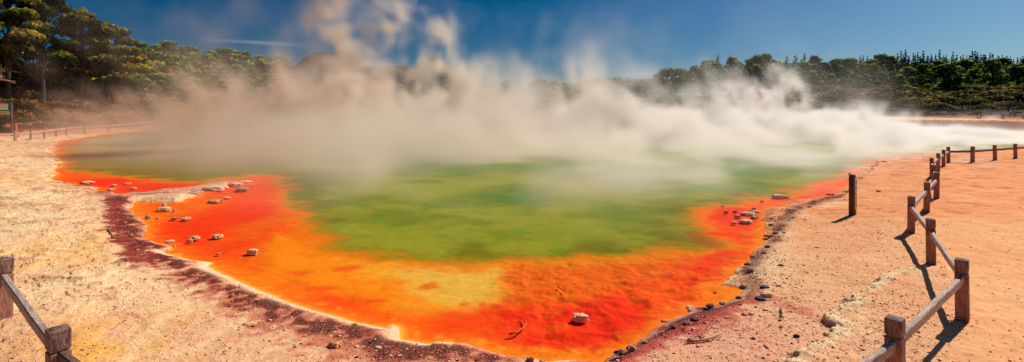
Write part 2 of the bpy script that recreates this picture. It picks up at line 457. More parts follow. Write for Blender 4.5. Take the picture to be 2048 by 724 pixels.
    # pinkish foreground gravel right of centre
    pk = np.exp(-((X - 3.0) / 1.6) ** 2 - ((Y - 7.8) / 1.3) ** 2)
    put(pk, (240, 168, 138), .8)
    # crimson algae crust behind the water's edge
    def band(pts, wd, col, s, thr, amp=1.0, nn=None):
        q = [P(a, b, ZP) for a, b in pts]
        mm = (Y < 24)
        dd = seg_dist(X[mm], Y[mm], q)
        mk = np.zeros(n, np.float32); mk[mm] = np.exp(-(dd / wd) ** 2)
        put(sstep(thr, thr + .35, mk + amp * (nn if nn is not None else (.35 * nM + .45 * nS)) * .6) * (mk > .02) * (sS < 0), col, s)
    L1 = [(110,362),(165,372),(230,392),(256,420),(258,455),(280,495),(328,520),(400,556),(470,590),(540,625),(610,655),(680,680),(760,700),(840,712),(930,720),(1010,730)]
    L2 = [(230,400),(240,450),(270,500),(285,530),(340,520)]
    R1 = [(1180,735),(1260,705),(1330,672),(1400,640),(1480,606),(1505,575),(1500,545),(1540,500),(1560,460),(1590,425),(1680,395)]
    R2 = [(1250,735),(1380,680),(1460,650),(1520,600),(1600,640)]
    band(L1, .75, (208, 104, 78), .75, .42, 1.5)
    band(L1, .5, (150, 44, 36), .85, .62, 2.0)
    band(L2, .55, (150, 40, 40), .9, .5)
    band(L1, .36, (98, 28, 25), .92, .80, 2.6)
    band([(225,393),(330,388),(400,384)], .35, (150, 95, 80), .8, .4)
    band([(225,393),(290,396),(330,392)], .22, (70, 30, 32), .9, .45)
    band(R1[:5], .42, (205, 95, 80), .8, .35)
    band(R1[:5], .32, (150, 30, 36), .9, .45)
    band(R1[4:], .32, (175, 92, 70), .7, .4)
    band(R1, .24, (70, 28, 30), .9, .72, 2.2)
    band(R2, .4, (200, 70, 66), .6, .62, 1.4)
    # pale rim at the water
    rimL = (X < -.9) & (Y < 12.6)
    rim = (np.exp(-((out - .05) / np.where(rimL, .17, .05)) ** 2)) * (out > 0)
    put(rim * np.where(rimL, 1, .35) * (Y < 30), (247, 208, 165), .95)
    sp = [P(a, b, ZP) for a, b in [(235,394),(300,388),(350,388),(400,378),(470,367)]]
    mk = np.zeros(n, np.float32); mm = Y < 26; mk[mm] = np.exp(-(seg_dist(X[mm], Y[mm], sp) / .8) ** 2)
    put(mk * (X < -7), (226, 150, 116), .85); put(mk * (X < -7) * sstep(.0, .5, nM + .5 * nS), (170, 84, 66), .7); put(mk * (X < -7) * sstep(.3, .7, nS), (248, 205, 165), .7)
    # path crust rim on the right: a faint lighter line parallel to the shore
    RR = [P(a, b) for a, b in [(1520,560),(1545,520),(1560,480),(1590,440),(1620,420),(1680,400)]]
    mk = np.zeros(n, np.float32); mm = Y < 24; mk[mm] = np.exp(-(seg_dist(X[mm], Y[mm], RR) / .35) ** 2)
    put(mk * sstep(-.5, .4, nM + .4 * nS), (252, 208, 160), .75)
    # ledge crust
    put(led * sstep(-.01, .03, sd) * sstep(.30, .16, sd + .06 * nS), (255, 216, 168), .95)
    put(led * np.exp(-((sd + .03) / .03) ** 2), (150, 84, 56), .8)  # shadow line at the left foot of the ledge, painted into the ground
    put(led * sstep(.12, .3, sd) * sstep(.9, .4, sd) * sstep(-.1, .4, nM + .4 * nS), (252, 204, 150), .6)
    ly = [P(a, b) for a, b in [(1735,590),(1780,600),(1835,640)]]
    mk[:] = 0; mk[mm] = np.exp(-(seg_dist(X[mm], Y[mm], ly) / .16) ** 2)
    put(mk * sstep(-.3, .4, nM), (246, 176, 70), .8)
    # cracked white crust beyond the far fence posts
    wc = np.exp(-((X - 28.5) / 3.2) ** 2 - ((Y - 34) / 3.2) ** 2)
    put(wc * sstep(-.3, .4, nM), (240, 215, 190), .9)
    put(wc * sstep(.25, .5, np.abs(nM)) , (170, 110, 80), .5)
    # ---------------- under the water
    ins = sS > 0
    ci = np.empty((n, 3), np.float32)
    ci[:] = alb(255, 92, 14)
    def pin(mask, col, s=1.0):
        mk = np.clip(mask * s, 0, 1)[:, None]
        ci[:] = ci * (1 - mk) + alb(*col) * mk
    def blob(px, py, rx, ry, col, s, warp=.35, soft=.55):
        cx, cy = P(px, py, ZP); x2, _ = P(px + rx, py, ZP); _, y2 = P(px, py - ry, ZP); _, y3 = P(px, py + ry, ZP)
        rxx = x2 - cx; ryy = (y2 - y3) / 2
        q = np.sqrt(((X - cx) / rxx) ** 2 + ((Y - (y2 + y3) / 2) / ryy) ** 2)
        pin(1 - sstep(1 - soft, 1 + soft * .6, q + warp * (nM * .7 + nS * .4)), col, s)
    blob(430, 460, 190, 85, (250, 62, 14), .95)
    blob(300, 378, 170, 16, (250, 58, 16), .95)
    blob(180, 366, 90, 14, (252, 50, 16), .95)
    blob(130, 312, 60, 36, (228, 104, 20), .9)
    blob(190, 318, 60, 30, (184, 122, 18), .85)
    blob(1250, 640, 260, 62, (250, 50, 16), .95)
    blob(1080, 640, 150, 50, (250, 58, 16), .8)
    blob(1090, 690, 120, 22, (248, 46, 16), .8)
    blob(1440, 520, 140, 80, (250, 56, 14), .95)
    blob(1470, 430, 90, 26, (247, 58, 20), .9)
    blob(1600, 388, 120, 16, (250, 66, 24), .9)
    blob(1700, 345, 60, 22, (244, 96, 62), .9)
    blob(690, 590, 95, 30, (255, 78, 14), .9)
    blob(900, 650, 95, 28, (252, 72, 12), .8)
    blob(560, 380, 55, 26, (255, 84, 10), .9)
    blob(640, 530, 170, 46, (252, 136, 14), .92)
    blob(560, 430, 50, 50, (240, 110, 16), .8)
    blob(760, 560, 150, 30, (254, 140, 12), .85)
    blob(590, 470, 60, 70, (238, 110, 16), .8)
    blob(700, 520, 90, 20, (244, 150, 26), .8)
    blob(790, 545, 130, 32, (252, 150, 20), .9)
    blob(830, 600, 90, 28, (255, 140, 12), .8)
    blob(1090, 560, 130, 44, (240, 122, 20), .9)
    blob(1240, 535, 120, 28, (236, 112, 24), .85)
    blob(1060, 600, 80, 12, (250, 80, 16), .6, .6)
    blob(918, 553, 132, 60, (228, 178, 66), .98, .16, .4)
    blob(870, 585, 62, 24, (236, 180, 62), .95, .15, .35)
    blob(800, 565, 70, 14, (244, 166, 40), .85)
    blob(1110, 515, 320, 14, (214, 140, 24), .8)
    blob(1450, 588, 62, 22, (255, 128, 16), .95)
    blob(1060, 700, 130, 14, (255, 128, 14), .7)
    blob(1130, 716, 60, 16, (255, 140, 20), .8)
    blob(330, 425, 55, 30, (255, 118, 16), .85)
    def poly(pts, col, s, soft=.25, warp=.25):
        mm = Y < 16
        q = np.zeros(n, np.float32); q[mm] = sstep(-soft, soft, sdist(X[mm] + warp * (nM[mm] * .6 + nS[mm] * .3), Y[mm] + warp * nM[mm], PP(pts)))
        pin(q, col, s); return q
    poly([(540,462),(610,478),(700,503),(770,518),(810,560),(870,596),(940,606),(880,622),(790,612),(700,578),(600,545),(540,508)], (255, 146, 14), .9, .35)
    mk1 = poly([(700,500),(760,512),(830,509),(1012,509),(1022,560),(1004,590),(942,603),(880,596),(822,570),(742,545),(668,512)], (246, 166, 34), .95, .25)
    mk2 = poly([(790,510),(850,508),(1008,509),(1014,560),(996,588),(942,601),(886,594),(835,572),(800,545)], (234, 184, 70), 1.0, .42, .25)
    mk3 = poly([(1006,506),(1380,492),(1442,484),(1390,508),(1330,530),(1240,556),(1150,582),(1060,600),(1008,602)], (238, 104, 16), .92, .28)
    poly([(1040,504),(1380,492),(1420,486),(1330,512),(1200,522),(1060,530)], (214, 128, 20), .85, .3)
    calm = np.clip(1 - mk1 * .95 - mk2 - mk3 * .75, 0, 1)
    # red algae lumps, stretched along the shelf
    st = fbm2(X * 1.5 + nM * .5, Y * 1.8, 4, 111)
    st2 = fbm2(X * 4, Y * 5, 3, 117); rightlump = rightlump * calm
    pin(sstep(.25, .75, st) * (.25 * calm + .75 * rightlump), (240, 38, 16), .7)
    st3 = np.abs(fbm2(X * 2.1, Y * 2.4, 4, 33))
    pin(sstep(.12, .0, st3) * (.15 + .7 * rightlump), (226, 36, 14), .55)
    pin(sstep(.30, .6, st2) * (.12 + .8 * rightlump) * sstep(1.0, .2, 0 * X + .5), (205, 34, 16), .5)  # thin dark red shadows among the lumps, painted into the colour
    pin(sstep(.25, .8, -st) * (.35 * calm + .5 * rightlump), (255, 112, 12), .55)
    # small drowned red slabs
    for px, py, rx, ry in ((655,572,50,6),(755,595,22,5),(855,567,24,8),(925,603,16,6),(965,600,10,5),(700,530,30,7),(600,540,16,4),(1085,579,22,6),(1290,560,26,8),(1095,618,40,8),(1000,612,50,10),(900,622,34,9)):
        blob(px, py, rx, ry, (242, 84, 18), .7, .9, .5)
    # margins
    yrim = np.exp(-(inn / .34) ** 2)
    pin(yrim * sstep(-1.2, .6, nM * .4), (255, 142, 18), .75)
    pin(np.exp(-(inn / .10) ** 2) * (rimL * .8 + .25), (255, 190, 70), .95)
    pin(sstep(.35, -.15, np.abs(inn - .3)) * sstep(.2, .7, nS), (250, 190, 60), .45)
    wdt = .55 + .5 * sstep(1.0, -.8, np.abs(X + 1)) + .0 * X
    e = (sD + .18 + .16 * nM + .08 * nS) / wdt
    pin(sstep(-1.5, -.2, e + .3 * nS) * (Y < 60), (244, 128, 14), .85)
    pin(sstep(-.7, .5, e), (196, 132, 14), .95)
    pin(sstep(-.1, 1.3, e), (150, 130, 14), .97)
    pin(sstep(.4, 1.6, e), (122, 118, 8), 1)
    pin(sstep(1.6, 3.4, e), (120, 136, 12), 1)
    dp = sstep(.2, 1.6, e); q1 = fbm2(X * .30, Y * .34, 4, 205); q2 = fbm2(X * .9, Y * 1.1, 4, 201); q3 = fbm2(X * 2.2, Y * 3.0, 3, 208)
    pin(dp * sstep(-.1, .7, q1 + .4 * q2), (158, 160, 34), .85)
    pin(dp * sstep(.0, .8, -q1 + .5 * q2), (78, 128, 8), .9)
    pin(dp * sstep(.2, 1.0, q3 * .3 + q2 * .7), (78, 148, 8), .5)
    wl = sstep(-22, -34, X + 1.5 * q2) * sstep(14, 22, Y)
    pin(wl * sstep(-.5, .5, sD), (186, 104, 18), .85)
    pin(sstep(-14, -20, X + q2) * sstep(16, 22, Y) * dp * (1 - wl), (148, 112, 16), .75)
    pin(dp * sstep(.3, 1.1, -q3 * .5 - q2 * .5), (150, 116, 20), .3)
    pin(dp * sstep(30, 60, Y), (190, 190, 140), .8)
    # murky hollow at the right inner corner
    blob(1400, 472, 30, 20, (160, 76, 22), .6)
    far = sstep(30, 45, Y)
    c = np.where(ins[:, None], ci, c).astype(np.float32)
    # far: terrace face ochre, flats pale, then soil under the scrub
    pxx = 1024 + 1000 * X / Y; tt = Y - lerp_tab(pxx, TERR) + .5 * vn2(X * .3, Y * 0 + 3)
    tz = sstep(1500, 1600, pxx) * sstep(60, 66, Y)
    def putf(mask, col, s=1.0):
        mk = np.clip(mask * s * (~ins), 0, 1)[:, None]
        c[:] = c * (1 - mk) + alb(*col) * mk
    putf(tz, (244, 190, 140), 1)
    putf(tz * sstep(-.9, -.2, tt) * sstep(2.1, 1.6, tt), (214, 116, 36), .97)
    putf(tz * sstep(-.9, -.2, tt) * sstep(2.1, 1.6, tt) * sstep(0, .6, fbm2(X * .55, Y * .02, 3, 7)), (150, 62, 30), .8)
    putf(tz * sstep(1.5, 2.1, tt), (252, 186, 125), .95)
    px = 1024 + 1000 * X / Y; f = lerp_tab(px, FOOT)
    putf(sstep(f - 10, f - 2, Y), (205, 98, 48), .9)
    putf(sstep(f - 3, f + 6, Y + 4 * nL), (70, 50, 30), 1)
    putf(sstep(110, 150, Y), (58, 56, 34), 1)
    putf(sstep(300, 420, Y), (80, 66, 58), 1)
    putf(sstep(300, 420, Y) * sstep(.0, .5, fbm2(X * .12, Y * .12, 4, 12)), (48, 50, 40), .9)
    gr = (1 - ins) * (1 - sstep(14, 40, Y))
    gravel = gr * np.clip(1 - .7 * path, 0, 1) * (1 - .45 * lf)
    V = np.stack([X, Y, z], 1)
    nr, ncol = len(ys), len(us)
    i = np.arange(nr - 1)[:, None] * ncol + np.arange(ncol - 1)[None, :]
    F = np.stack([i, i + 1, i + 1 + ncol, i + ncol], -1).reshape(-1, 4)
    m, t, b = mat('sinter_ground')
    at = nd(t, 'ShaderNodeAttribute', attribute_name='tint')
    ag = nd(t, 'ShaderNodeAttribute', attribute_name='grain')
    ge = nd(t, 'ShaderNodeNewGeometry')
    n1 = noise(t, 28, 3, .7, ge.outputs['Position']); n2 = noise(t, 60, 2, .6, ge.outputs['Position']); n3 = noise(t, 9, 4, .6, ge.outputs['Position'])
    vo = nd(t, 'ShaderNodeTexVoronoi', feature='F1'); vo.inputs['Scale'].default_value = 26; t.links.new(ge.outputs['Position'], vo.inputs['Vector'])
    sp = ramp(t, n1, [(.34, 1.), (.44, 0.)])
    lt = ramp(t, n2, [(.56, 0.), (.68, 1.)])
    c1 = mixc(t, mth(t, 'MULTIPLY', mth(t, 'MULTIPLY', sp, ag.outputs['Fac']), .8), at.outputs['Color'], tuple(alb(132, 66, 46)))
    c1 = mixc(t, mth(t, 'MULTIPLY', mth(t, 'MULTIPLY', lt, ag.outputs['Fac']), .5), c1, tuple(alb(255, 226, 190)))
    nb = noise(t, 2.2, 5, .62, ge.outputs['Position'], .5)
    c1 = mixc(t, ramp(t, nb, [(.38, .34), (.52, 0.)]), c1, mixc(t, 1., c1, (.86, .66, .50), 'MULTIPLY'))
    c1 = mixc(t, ramp(t, n3, [(.3, .3), (.6, 0.)]), c1, mixc(t, 1., c1, (.62, .5, .42), 'MULTIPLY'))
    t.links.new(c1, b.inputs['Base Color']); b.inputs['Roughness'].default_value = .9; b.inputs['Specular IOR Level'].default_value = .06
    hb = mth(t, 'MULTIPLY', mth(t, 'ADD', n1, mth(t, 'MULTIPLY', n3, 1.2)), mth(t, 'ADD', ag.outputs['Fac'], .12))
    t.links.new(bump(t, hb, .5, .022), b.inputs['Normal'])
    g = mesh_np('ground', V, F, m, smooth=True, cols={'tint': c, 'grain': gravel})
    tag(g, 'pale orange sinter flat with a drowned orange shelf, hills behind', 'ground', kind='structure')
    return g
build_ground()
print('ground', time.time() - T0)

def ground_z(x, y):
    """height of the small-scale ground, for placing things"""
    x = np.array([float(x)]); y = np.array([float(y)])
    z = terrain_z(x, y)
    out = max(-float(sdist(x, y, SH)[0]), 0) if y[0] < 150 else 50
    ins = bool(inside(x, y, SH)[0]) if y[0] < 150 else False
    zb = ZP + .02 + .10 * sstep(0, .35, out) + .12 * sstep(.3, 3.2, out)
    if ins: zb = ZP - .05
    return float(z[0] + zb * (1 - sstep(100, 140, y[0])))

# ------------------------------------------------------------------ pool water
def build_water():
    ys = np.concatenate([np.geomspace(6.2, 40, 260), np.geomspace(40.5, 128, 80)])
    us = np.linspace(-1.3, 1.45, 620)
    U, Yg = np.meshgrid(us, ys); X = (U * Yg).ravel(); Y = Yg.ravel(); n = len(X)
    nM = fbm2(X * .5, Y * .5, 4, 201); nL = fbm2(X * .12, Y * .16, 4, 205); nS = fbm2(X * 1.5, Y * 1.5, 3, 208)
    sD = sdist(X + .3 * nM, Y + .5 * nM, DE); sS = sdist(X, Y, SH)
    deep = sstep(-.55, 1.1, sD + .25 * nS)
    # broad milky transition on the left bay and the front
    c = np.empty((n, 3)); c[:] = alb(128, 132, 8)
    def pin(mask, col, s=1.0):
        mk = np.clip(mask * s, 0, 1)[:, None]
        c[:] = c * (1 - mk) + alb(*col) * mk
    pin(sstep(0, .9, nL + .4 * nM), (150, 146, 26), .9)
    pin(sstep(.1, .9, -nL + .5 * nM), (84, 122, 6), .9)
    pin(sstep(.35, .8, nS * .6 + nM * .5), (70, 140, 8), .45)
    pin(1 - sstep(.2, 2.4, sD), (170, 128, 14), .75)
    pin(sstep(-16, -28, X) * sstep(14, 22, Y), (150, 110, 26), .55)
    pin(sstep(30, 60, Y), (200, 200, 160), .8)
    alpha = .12 + .88 * deep
    keep = sS > -1.2
    nr, ncol = len(ys), len(us)
    i = np.arange(nr - 1)[:, None] * ncol + np.arange(ncol - 1)[None, :]
    F = np.stack([i, i + 1, i + 1 + ncol, i + ncol], -1).reshape(-1, 4)
    F = F[keep[F].all(1)]
    used = np.unique(F); rm = np.full(n, -1); rm[used] = np.arange(len(used)); F = rm[F]
    V = np.stack([X, Y, np.full(n, ZP)], 1)[used]
    m, t, b = mat('hot_pool_water'); t.nodes.remove(b)
    out = [q for q in t.nodes if q.type == 'OUTPUT_MATERIAL'][0]
    ad = nd(t, 'ShaderNodeAttribute', attribute_name='deep')
    tr = nd(t, 'ShaderNodeBsdfTransparent'); tr.inputs[0].default_value = (1, .97, .94, 1)
    gl = nd(t, 'ShaderNodeBsdfGlossy'); gl.inputs['Roughness'].default_value = .07; gl.inputs[0].default_value = (.9, .9, .9, 1)
    ge = nd(t, 'ShaderNodeNewGeometry')
    bn = bump(t, noise(t, 5, 4, .6, ge.outputs['Position']), .10, .03); t.links.new(bn, gl.inputs['Normal'])
    fr = nd(t, 'ShaderNodeFresnel'); fr.inputs[0].default_value = 1.33
    m2 = nd(t, 'ShaderNodeMixShader'); t.links.new(mth(t, 'MULTIPLY', mth(t, 'MULTIPLY', fr.outputs[0], .13), ad.outputs['Fac']), m2.inputs[0])
    t.links.new(tr.outputs[0], m2.inputs[1]); t.links.new(gl.outputs[0], m2.inputs[2]); t.links.new(m2.outputs[0], out.inputs['Surface'])
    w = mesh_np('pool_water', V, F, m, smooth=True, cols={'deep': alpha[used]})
    tag(w, 'steaming hot spring water, clear orange margin and murky green middle', 'water', kind='structure')
build_water()
print('water', time.time() - T0)

# ------------------------------------------------------------------ steam
def build_steam():
    x0, x1, y0, y1, z0, z1 = -86., 86., 12., 140., -.5, 23.5
    nx, ny, nz = 383, 285, 60
    Xg, Yg, Zg = np.meshgrid(np.linspace(x0, x1, nx, dtype=np.float32), np.linspace(y0, y1, ny, dtype=np.float32), np.linspace(z0, z1, nz, dtype=np.float32), indexing='ij')
    x2 = Xg[:, :, 0].ravel(); y2 = Yg[:, :, 0].ravel()
    sD = sdist(x2, y2, DE).reshape(nx, ny)                       # > 0 over the deep water
    sP = sdist(x2, y2, SH).reshape(nx, ny)
    over = sstep(-1.5, 4.0, sD)
    px = (1024 + 1000 * Xg[:, :, 0] / Yg[:, :, 0])
    Yp = Yg[:, :, 0]; Xp = Xg[:, :, 0]
    # layer height (m) and thickness of the steam by place on the plan
    H = .9 + .9 * sstep(14, 28, Yp) + 1.9 * sstep(26, 52, Yp)
    H = H * np.interp(px, [0, 250, 420, 620, 760, 1000, 1300, 1500, 1700, 1850, 2050], [.9, .9, 1.15, 1.35, 1.4, 1.2, .95, .72, .52, .26, .13])
    st0 = np.interp(px, [200, 450, 650, 900, 1300, 1700], [58, 54, 45, 38, 31, 27])
    R = .085 * sstep(12, 16, Yp) + .085 * sstep(16, 30, Yp) + .13 * sstep(st0, st0 + 24, Yp) * (1 - .55 * sstep(68, 90, Yp))
    R = R * np.interp(px, [0, 150, 300, 420, 600, 1000, 1400, 1700, 1900, 2050], [.05, .10, .17, .36, .8, .95, 1.15, 1.6, 2.3, 2.4])
    drift = np.exp(-np.maximum(-sP, 0) / np.interp(px, [0, 100, 400, 900, 1500, 2050], [4, 8, 16, 20, 8, .8]))
    back = (Yp > 45) | (Xp < -25)
    foot = np.maximum(over, np.where(back, drift * .8, np.exp(-np.maximum(-sP, 0) / 1.0) * .3 * sstep(14, 18, Yp)))
    edge = sstep(x0, x0 + 8, Xp) * sstep(x1, x1 - 8, Xp) * sstep(y1, y1 - 10, Yp) * sstep(y0, y0 + 3, Yp)
    foot *= edge
    # warped noise for billows and curls
    dx = vn3(Xg * .09, Yg * .09, Zg * .10, 1); dy = vn3(Xg * .09 + 40, Yg * .09, Zg * .10, 2)
    wx = Xg + 4.0 * dx + .12 * Zg; wy = Yg + 4.0 * dy; wz = Zg * .72 + 1.5 * dx * dy
    e1 = vn3(wx * .22, wy * .22, wz * .22, 11); e2 = vn3(wx * .22 + 7, wy * .22, wz * .22 + 3, 12)
    wx += 1.3 * e1; wz += 1.1 * e2
    n = vn3(wx * .10, wy * .10, wz * .11, 3) * 1.0
    m2 = vn3(wx * .22 + 9, wy * .22, wz * .24, 4); n += m2 * .85
    wx = Xg + 1.8 * dx + .7 * e1 + .12 * Zg; wy = Yg + 1.8 * dy + .5 * e2; wz = Zg * .8 + .6 * e2
    m3 = vn3(wx * .48, wy * .48 + 5, wz * .5, 5); n += m3 * .62
    m4 = vn3(wx * .97 + .5 * m3, wy * .97, wz * .93, 6); n += m4 * .36
    n /= 1.35
    h = np.maximum(Zg - ZP, 0)
    Hc = H[:, :, None]
    lay = np.exp(-(h / (Hc * 1.5)) ** 1.4)
    thr = (h / (Hc * 1.7)) * 1.0 - .38
    slope = (1.6 + 2.6 * sstep(22, 42, Yp))[:, :, None]
    bill = np.clip((n - thr) * slope, 0, 1.7) + .12 * (Yp < 40)[:, :, None]
    low = np.exp(-h / .7)
    dens = R[:, :, None] * foot[:, :, None] * (lay * bill + low * .22 * np.clip(.5 + 1.4 * n, 0, 2))
    nf = (n * .45 + m2 * .5 + m3 * .85 + m4 * .8)
    sharp = np.clip(nf * 2.0 + .48, 0, 1.9)
    # rising plumes: spot, depth, radius, top, strength, lean, sway
    for cpx, cd, r0, top, st_, lean, sway, ph in ((690, 52, 1.5, 24, .20, -.02, 1.3, 0.3), (715, 56, 1.3, 20, .16, .08, 1.6, 2.2), (765, 54, 1.6, 18, .24, .10, 1.7, 1.0), (800, 55, 1.1, 16.5, .14, .22, 1.5, 3.4), (735, 58, 3.4, 10.5, .20, 0, .8, 2.), (640, 62, 2.6, 8.5, .07, -.1, 1., 0.),
        (598, 60, 1.1, 17, .055, .0, 1.6, 1.), (925, 54, 1.3, 13, .26, -.32, 1.0, 2.6), (960, 56, 2.6, 9.5, .20, -.1, 1., 1.1), (1010, 58, 2.5, 10.5, .07, .35, 1.2, 0.), (1090, 58, 1.8, 11, .04, .2, 1.2, 0.), (1215, 60, 1.6, 11.5, .11, -.25, 1., 2.), (1270, 62, 3.0, 9.5, .06, .3, 1., 1.),
        (860, 56, 2.4, 8, .16, 0, 1., 0.), (820, 60, 2.6, 8.5, .12, .1, 1., 3.), (1430, 66, 2.2, 11.0, .05, .1, .8, .5), (1592, 68, 1.2, 9.5, .50, -.20, .5, .3), (1560, 70, 2.4, 6.5, .16, 0, .6, 1.), (1430, 74, 3.2, 7.5, .16, 0, .8, 2.), (1480, 72, 2.2, 7.5, .16, .15, .8, 0.), (1655, 66, 1.6, 5.2, .30, .1, .6, 2.),
        (1715, 68, 1.2, 5.0, .35, -.1, .4, 0.), (1750, 70, 1.0, 4.6, .35, .1, .4, 2.), (1790, 70, 1.0, 3.4, .3, .1, .4, 1.), (1850, 80, .9, 3.4, .30, -.1, .4, 2.), (1985, 84, .8, 3.4, .35, -.3, .3, 0.), (1512, 120, 3.0, 11, .2, .1, 1., .7),
        (390, 70, 2.2, 9.8, .07, -.1, 1.0, .4), (432, 62, 2.0, 9.8, .13, .1, 1.0, 1.2), (480, 64, 3.0, 7.4, .13, 0, 1., 2.), (545, 62, 2.0, 9.8, .12, .1, 1., 4.), (310, 72, 2.2, 7.5, .035, -.2, 1.0, 0.), (235, 72, 3.0, 7.0, .04, -.2, 1.0, 0.), (165, 68, 2.0, 6.0, .06, -.35, .8, 1.6), (560, 60, 2.2, 8.0, .09, .1, 1., .6)):
        c = D(cpx, cd)
        ii = np.where(np.abs(Xg[:, 0, 0] - c.x) < r0 * 5 + 8)[0]; jj = np.where(np.abs(Yg[0, :, 0] - c.y) < r0 * 4)[0]
        a, b, c_, d_ = ii[0], ii[-1] + 1, jj[0], jj[-1] + 1
        hh = h[a:b, c_:d_]; cx = c.x + lean * hh + sway * .8 * np.sin(hh * .38 + ph) * np.clip(hh / 5, 0, 1.4) + .5 * m3[a:b, c_:d_]
        rr = ((Xg[a:b, c_:d_] - cx) ** 2 + (Yg[a:b, c_:d_] - c.y) ** 2) / (r0 * (1 + .045 * hh)) ** 2
        dens[a:b, c_:d_] += 1.5 * st_ * np.exp(-rr ** 1.3) * sharp[a:b, c_:d_] ** 1.5 * sstep(top * 1.1, top * .55, hh) * edge[a:b, c_:d_, None]
    wisp = np.clip(n - .42, 0, 1) * np.exp(-h / (Hc * 2.2)) * .10 * foot[:, :, None] * sstep(30, 50, Yp)[:, :, None]
    dens = np.maximum(dens + wisp, 0)
    dens[dens < 4e-4] = 0
    dens *= (Zg < z1 - .5)
    N = nx * ny * nz
    me = bpy.data.meshes.new('steam'); me.vertices.add(N)
    a = me.attributes.new('dens', 'FLOAT', 'POINT'); a.data.foreach_set('value', dens.astype('f').ravel())
    ob = link(bpy.data.objects.new('steam', me))
    ng = bpy.data.node_groups.new('steam', 'GeometryNodeTree')
    ng.interface.new_socket('Geometry', in_out='INPUT', socket_type='NodeSocketGeometry')
    ng.interface.new_socket('Geometry', in_out='OUTPUT', socket_type='NodeSocketGeometry')
    q = ng.nodes; L = ng.links.new
    gi = q.new('NodeGroupInput'); go = q.new('NodeGroupOutput'); vc = q.new('GeometryNodeVolumeCube')
    vc.inputs['Min'].default_value = (x0, y0, z0); vc.inputs['Max'].default_value = (x1, y1, z1)
    for k, v in zip('XYZ', (nx, ny, nz)): vc.inputs['Resolution ' + k].default_value = v
    pos = q.new('GeometryNodeInputPosition'); sp = q.new('ShaderNodeSeparateXYZ'); L(pos.outputs[0], sp.inputs[0])
    def rnd(s, a_, b_, k):
        mr = q.new('ShaderNodeMapRange'); L(s, mr.inputs[0])
        for i_, v in enumerate((a_, b_, 0, k - 1)): mr.inputs[i_ + 1].default_value = v
        f = q.new('FunctionNodeFloatToInt'); f.rounding_mode = 'ROUND'; L(mr.outputs[0], f.inputs[0]); return f.outputs[0]
    def im(op, a_, b_):
        k = q.new('FunctionNodeIntegerMath'); k.operation = op
        for i_, v in enumerate((a_, b_)):
            if isinstance(v, int): k.inputs[i_].default_value = v
            else: L(v, k.inputs[i_])
        return k.outputs[0]
    ix = rnd(sp.outputs[0], x0, x1, nx); iy = rnd(sp.outputs[1], y0, y1, ny); iz = rnd(sp.outputs[2], z0, z1, nz)
    idx = im('ADD', im('MULTIPLY', im('ADD', im('MULTIPLY', ix, ny), iy), nz), iz)
    si = q.new('GeometryNodeSampleIndex'); si.data_type = 'FLOAT'; si.domain = 'POINT'
    na = q.new('GeometryNodeInputNamedAttribute'); na.data_type = 'FLOAT'; na.inputs[0].default_value = 'dens'
    L(gi.outputs[0], si.inputs['Geometry']); L(na.outputs[0], si.inputs['Value']); L(idx, si.inputs['Index']); L(si.outputs[0], vc.inputs['Density'])
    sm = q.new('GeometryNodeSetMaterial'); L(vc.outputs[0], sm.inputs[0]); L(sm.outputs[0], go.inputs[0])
    m = bpy.data.materials.new('bounce_tinted_steam'); m.use_nodes = True; t = m.node_tree; t.nodes.clear()
    o = t.nodes.new('ShaderNodeOutputMaterial'); pv = t.nodes.new('ShaderNodeVolumePrincipled'); t.links.new(pv.outputs[0], o.inputs['Volume'])
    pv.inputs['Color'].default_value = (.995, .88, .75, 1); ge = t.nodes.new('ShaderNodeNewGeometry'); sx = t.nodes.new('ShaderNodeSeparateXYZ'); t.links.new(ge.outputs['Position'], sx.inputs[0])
    t.links.new(ramp(t, mth(t, 'MULTIPLY_ADD', sx.outputs[0], 1 / 120, .5), [(.18, (.995, .75, .58)), (.42, (.99, .86, .73)), (.62, (.995, .91, .82)), (.9, (.998, .94, .88))]), pv.inputs['Color'])  # orange ground bounce painted into the steam colour, warmer towards the left
    pv.inputs['Density'].default_value = 1.0; pv.inputs['Anisotropy'].default_value = .35
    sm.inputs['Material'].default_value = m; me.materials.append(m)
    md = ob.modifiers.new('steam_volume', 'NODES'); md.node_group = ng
    tag(ob, 'warm white steam rising and drifting off the hot pool', 'steam', kind='stuff')
build_steam()
print('steam', time.time() - T0)

sc.cycles.volume_bounces = 3; sc.cycles.max_bounces = 8; sc.cycles.transparent_max_bounces = 24
sc.cycles.use_denoising = True
sc.render.use_persistent_data = False
sc.view_settings.view_transform = 'Standard'; sc.view_settings.look = 'None'; sc.view_settings.exposure = 0
#PART2

# ------------------------------------------------------------------ fences
def gz(p): return ground_z(p[0], p[1])

def post_mesh(h, w, mb_body, mb_cap, z0=-.35):
    """square post with a groove under a bevelled, slightly pyramidal head"""
    a = w / 2; c = w * .05
    def ring(z, s, cc=None):
        cc = c if cc is None else cc; q = a * s
        return [Vector(v) for v in ((-q+cc, -q, z), (q-cc, -q, z), (q, -q+cc, z), (q, q-cc, z), (q-cc, q, z), (-q+cc, q, z), (-q, q-cc, z), (-q, -q+cc, z))]
    zg = h - w * 1.35
    mb_body.loft([ring(z0, 1.03), ring(h * .3, 1.01), ring(zg - .012, 1.0), ring(zg - .004, .84), ring(zg + .016, .82)])
    mb_cap.loft([ring(zg + .0162, .82), ring(zg + .026, .99), ring(h - w * .17, 1.0), ring(h - w * .11, .95), ring(h - w * .01, .42, c * .5), ring(h, .15, c * .2)])

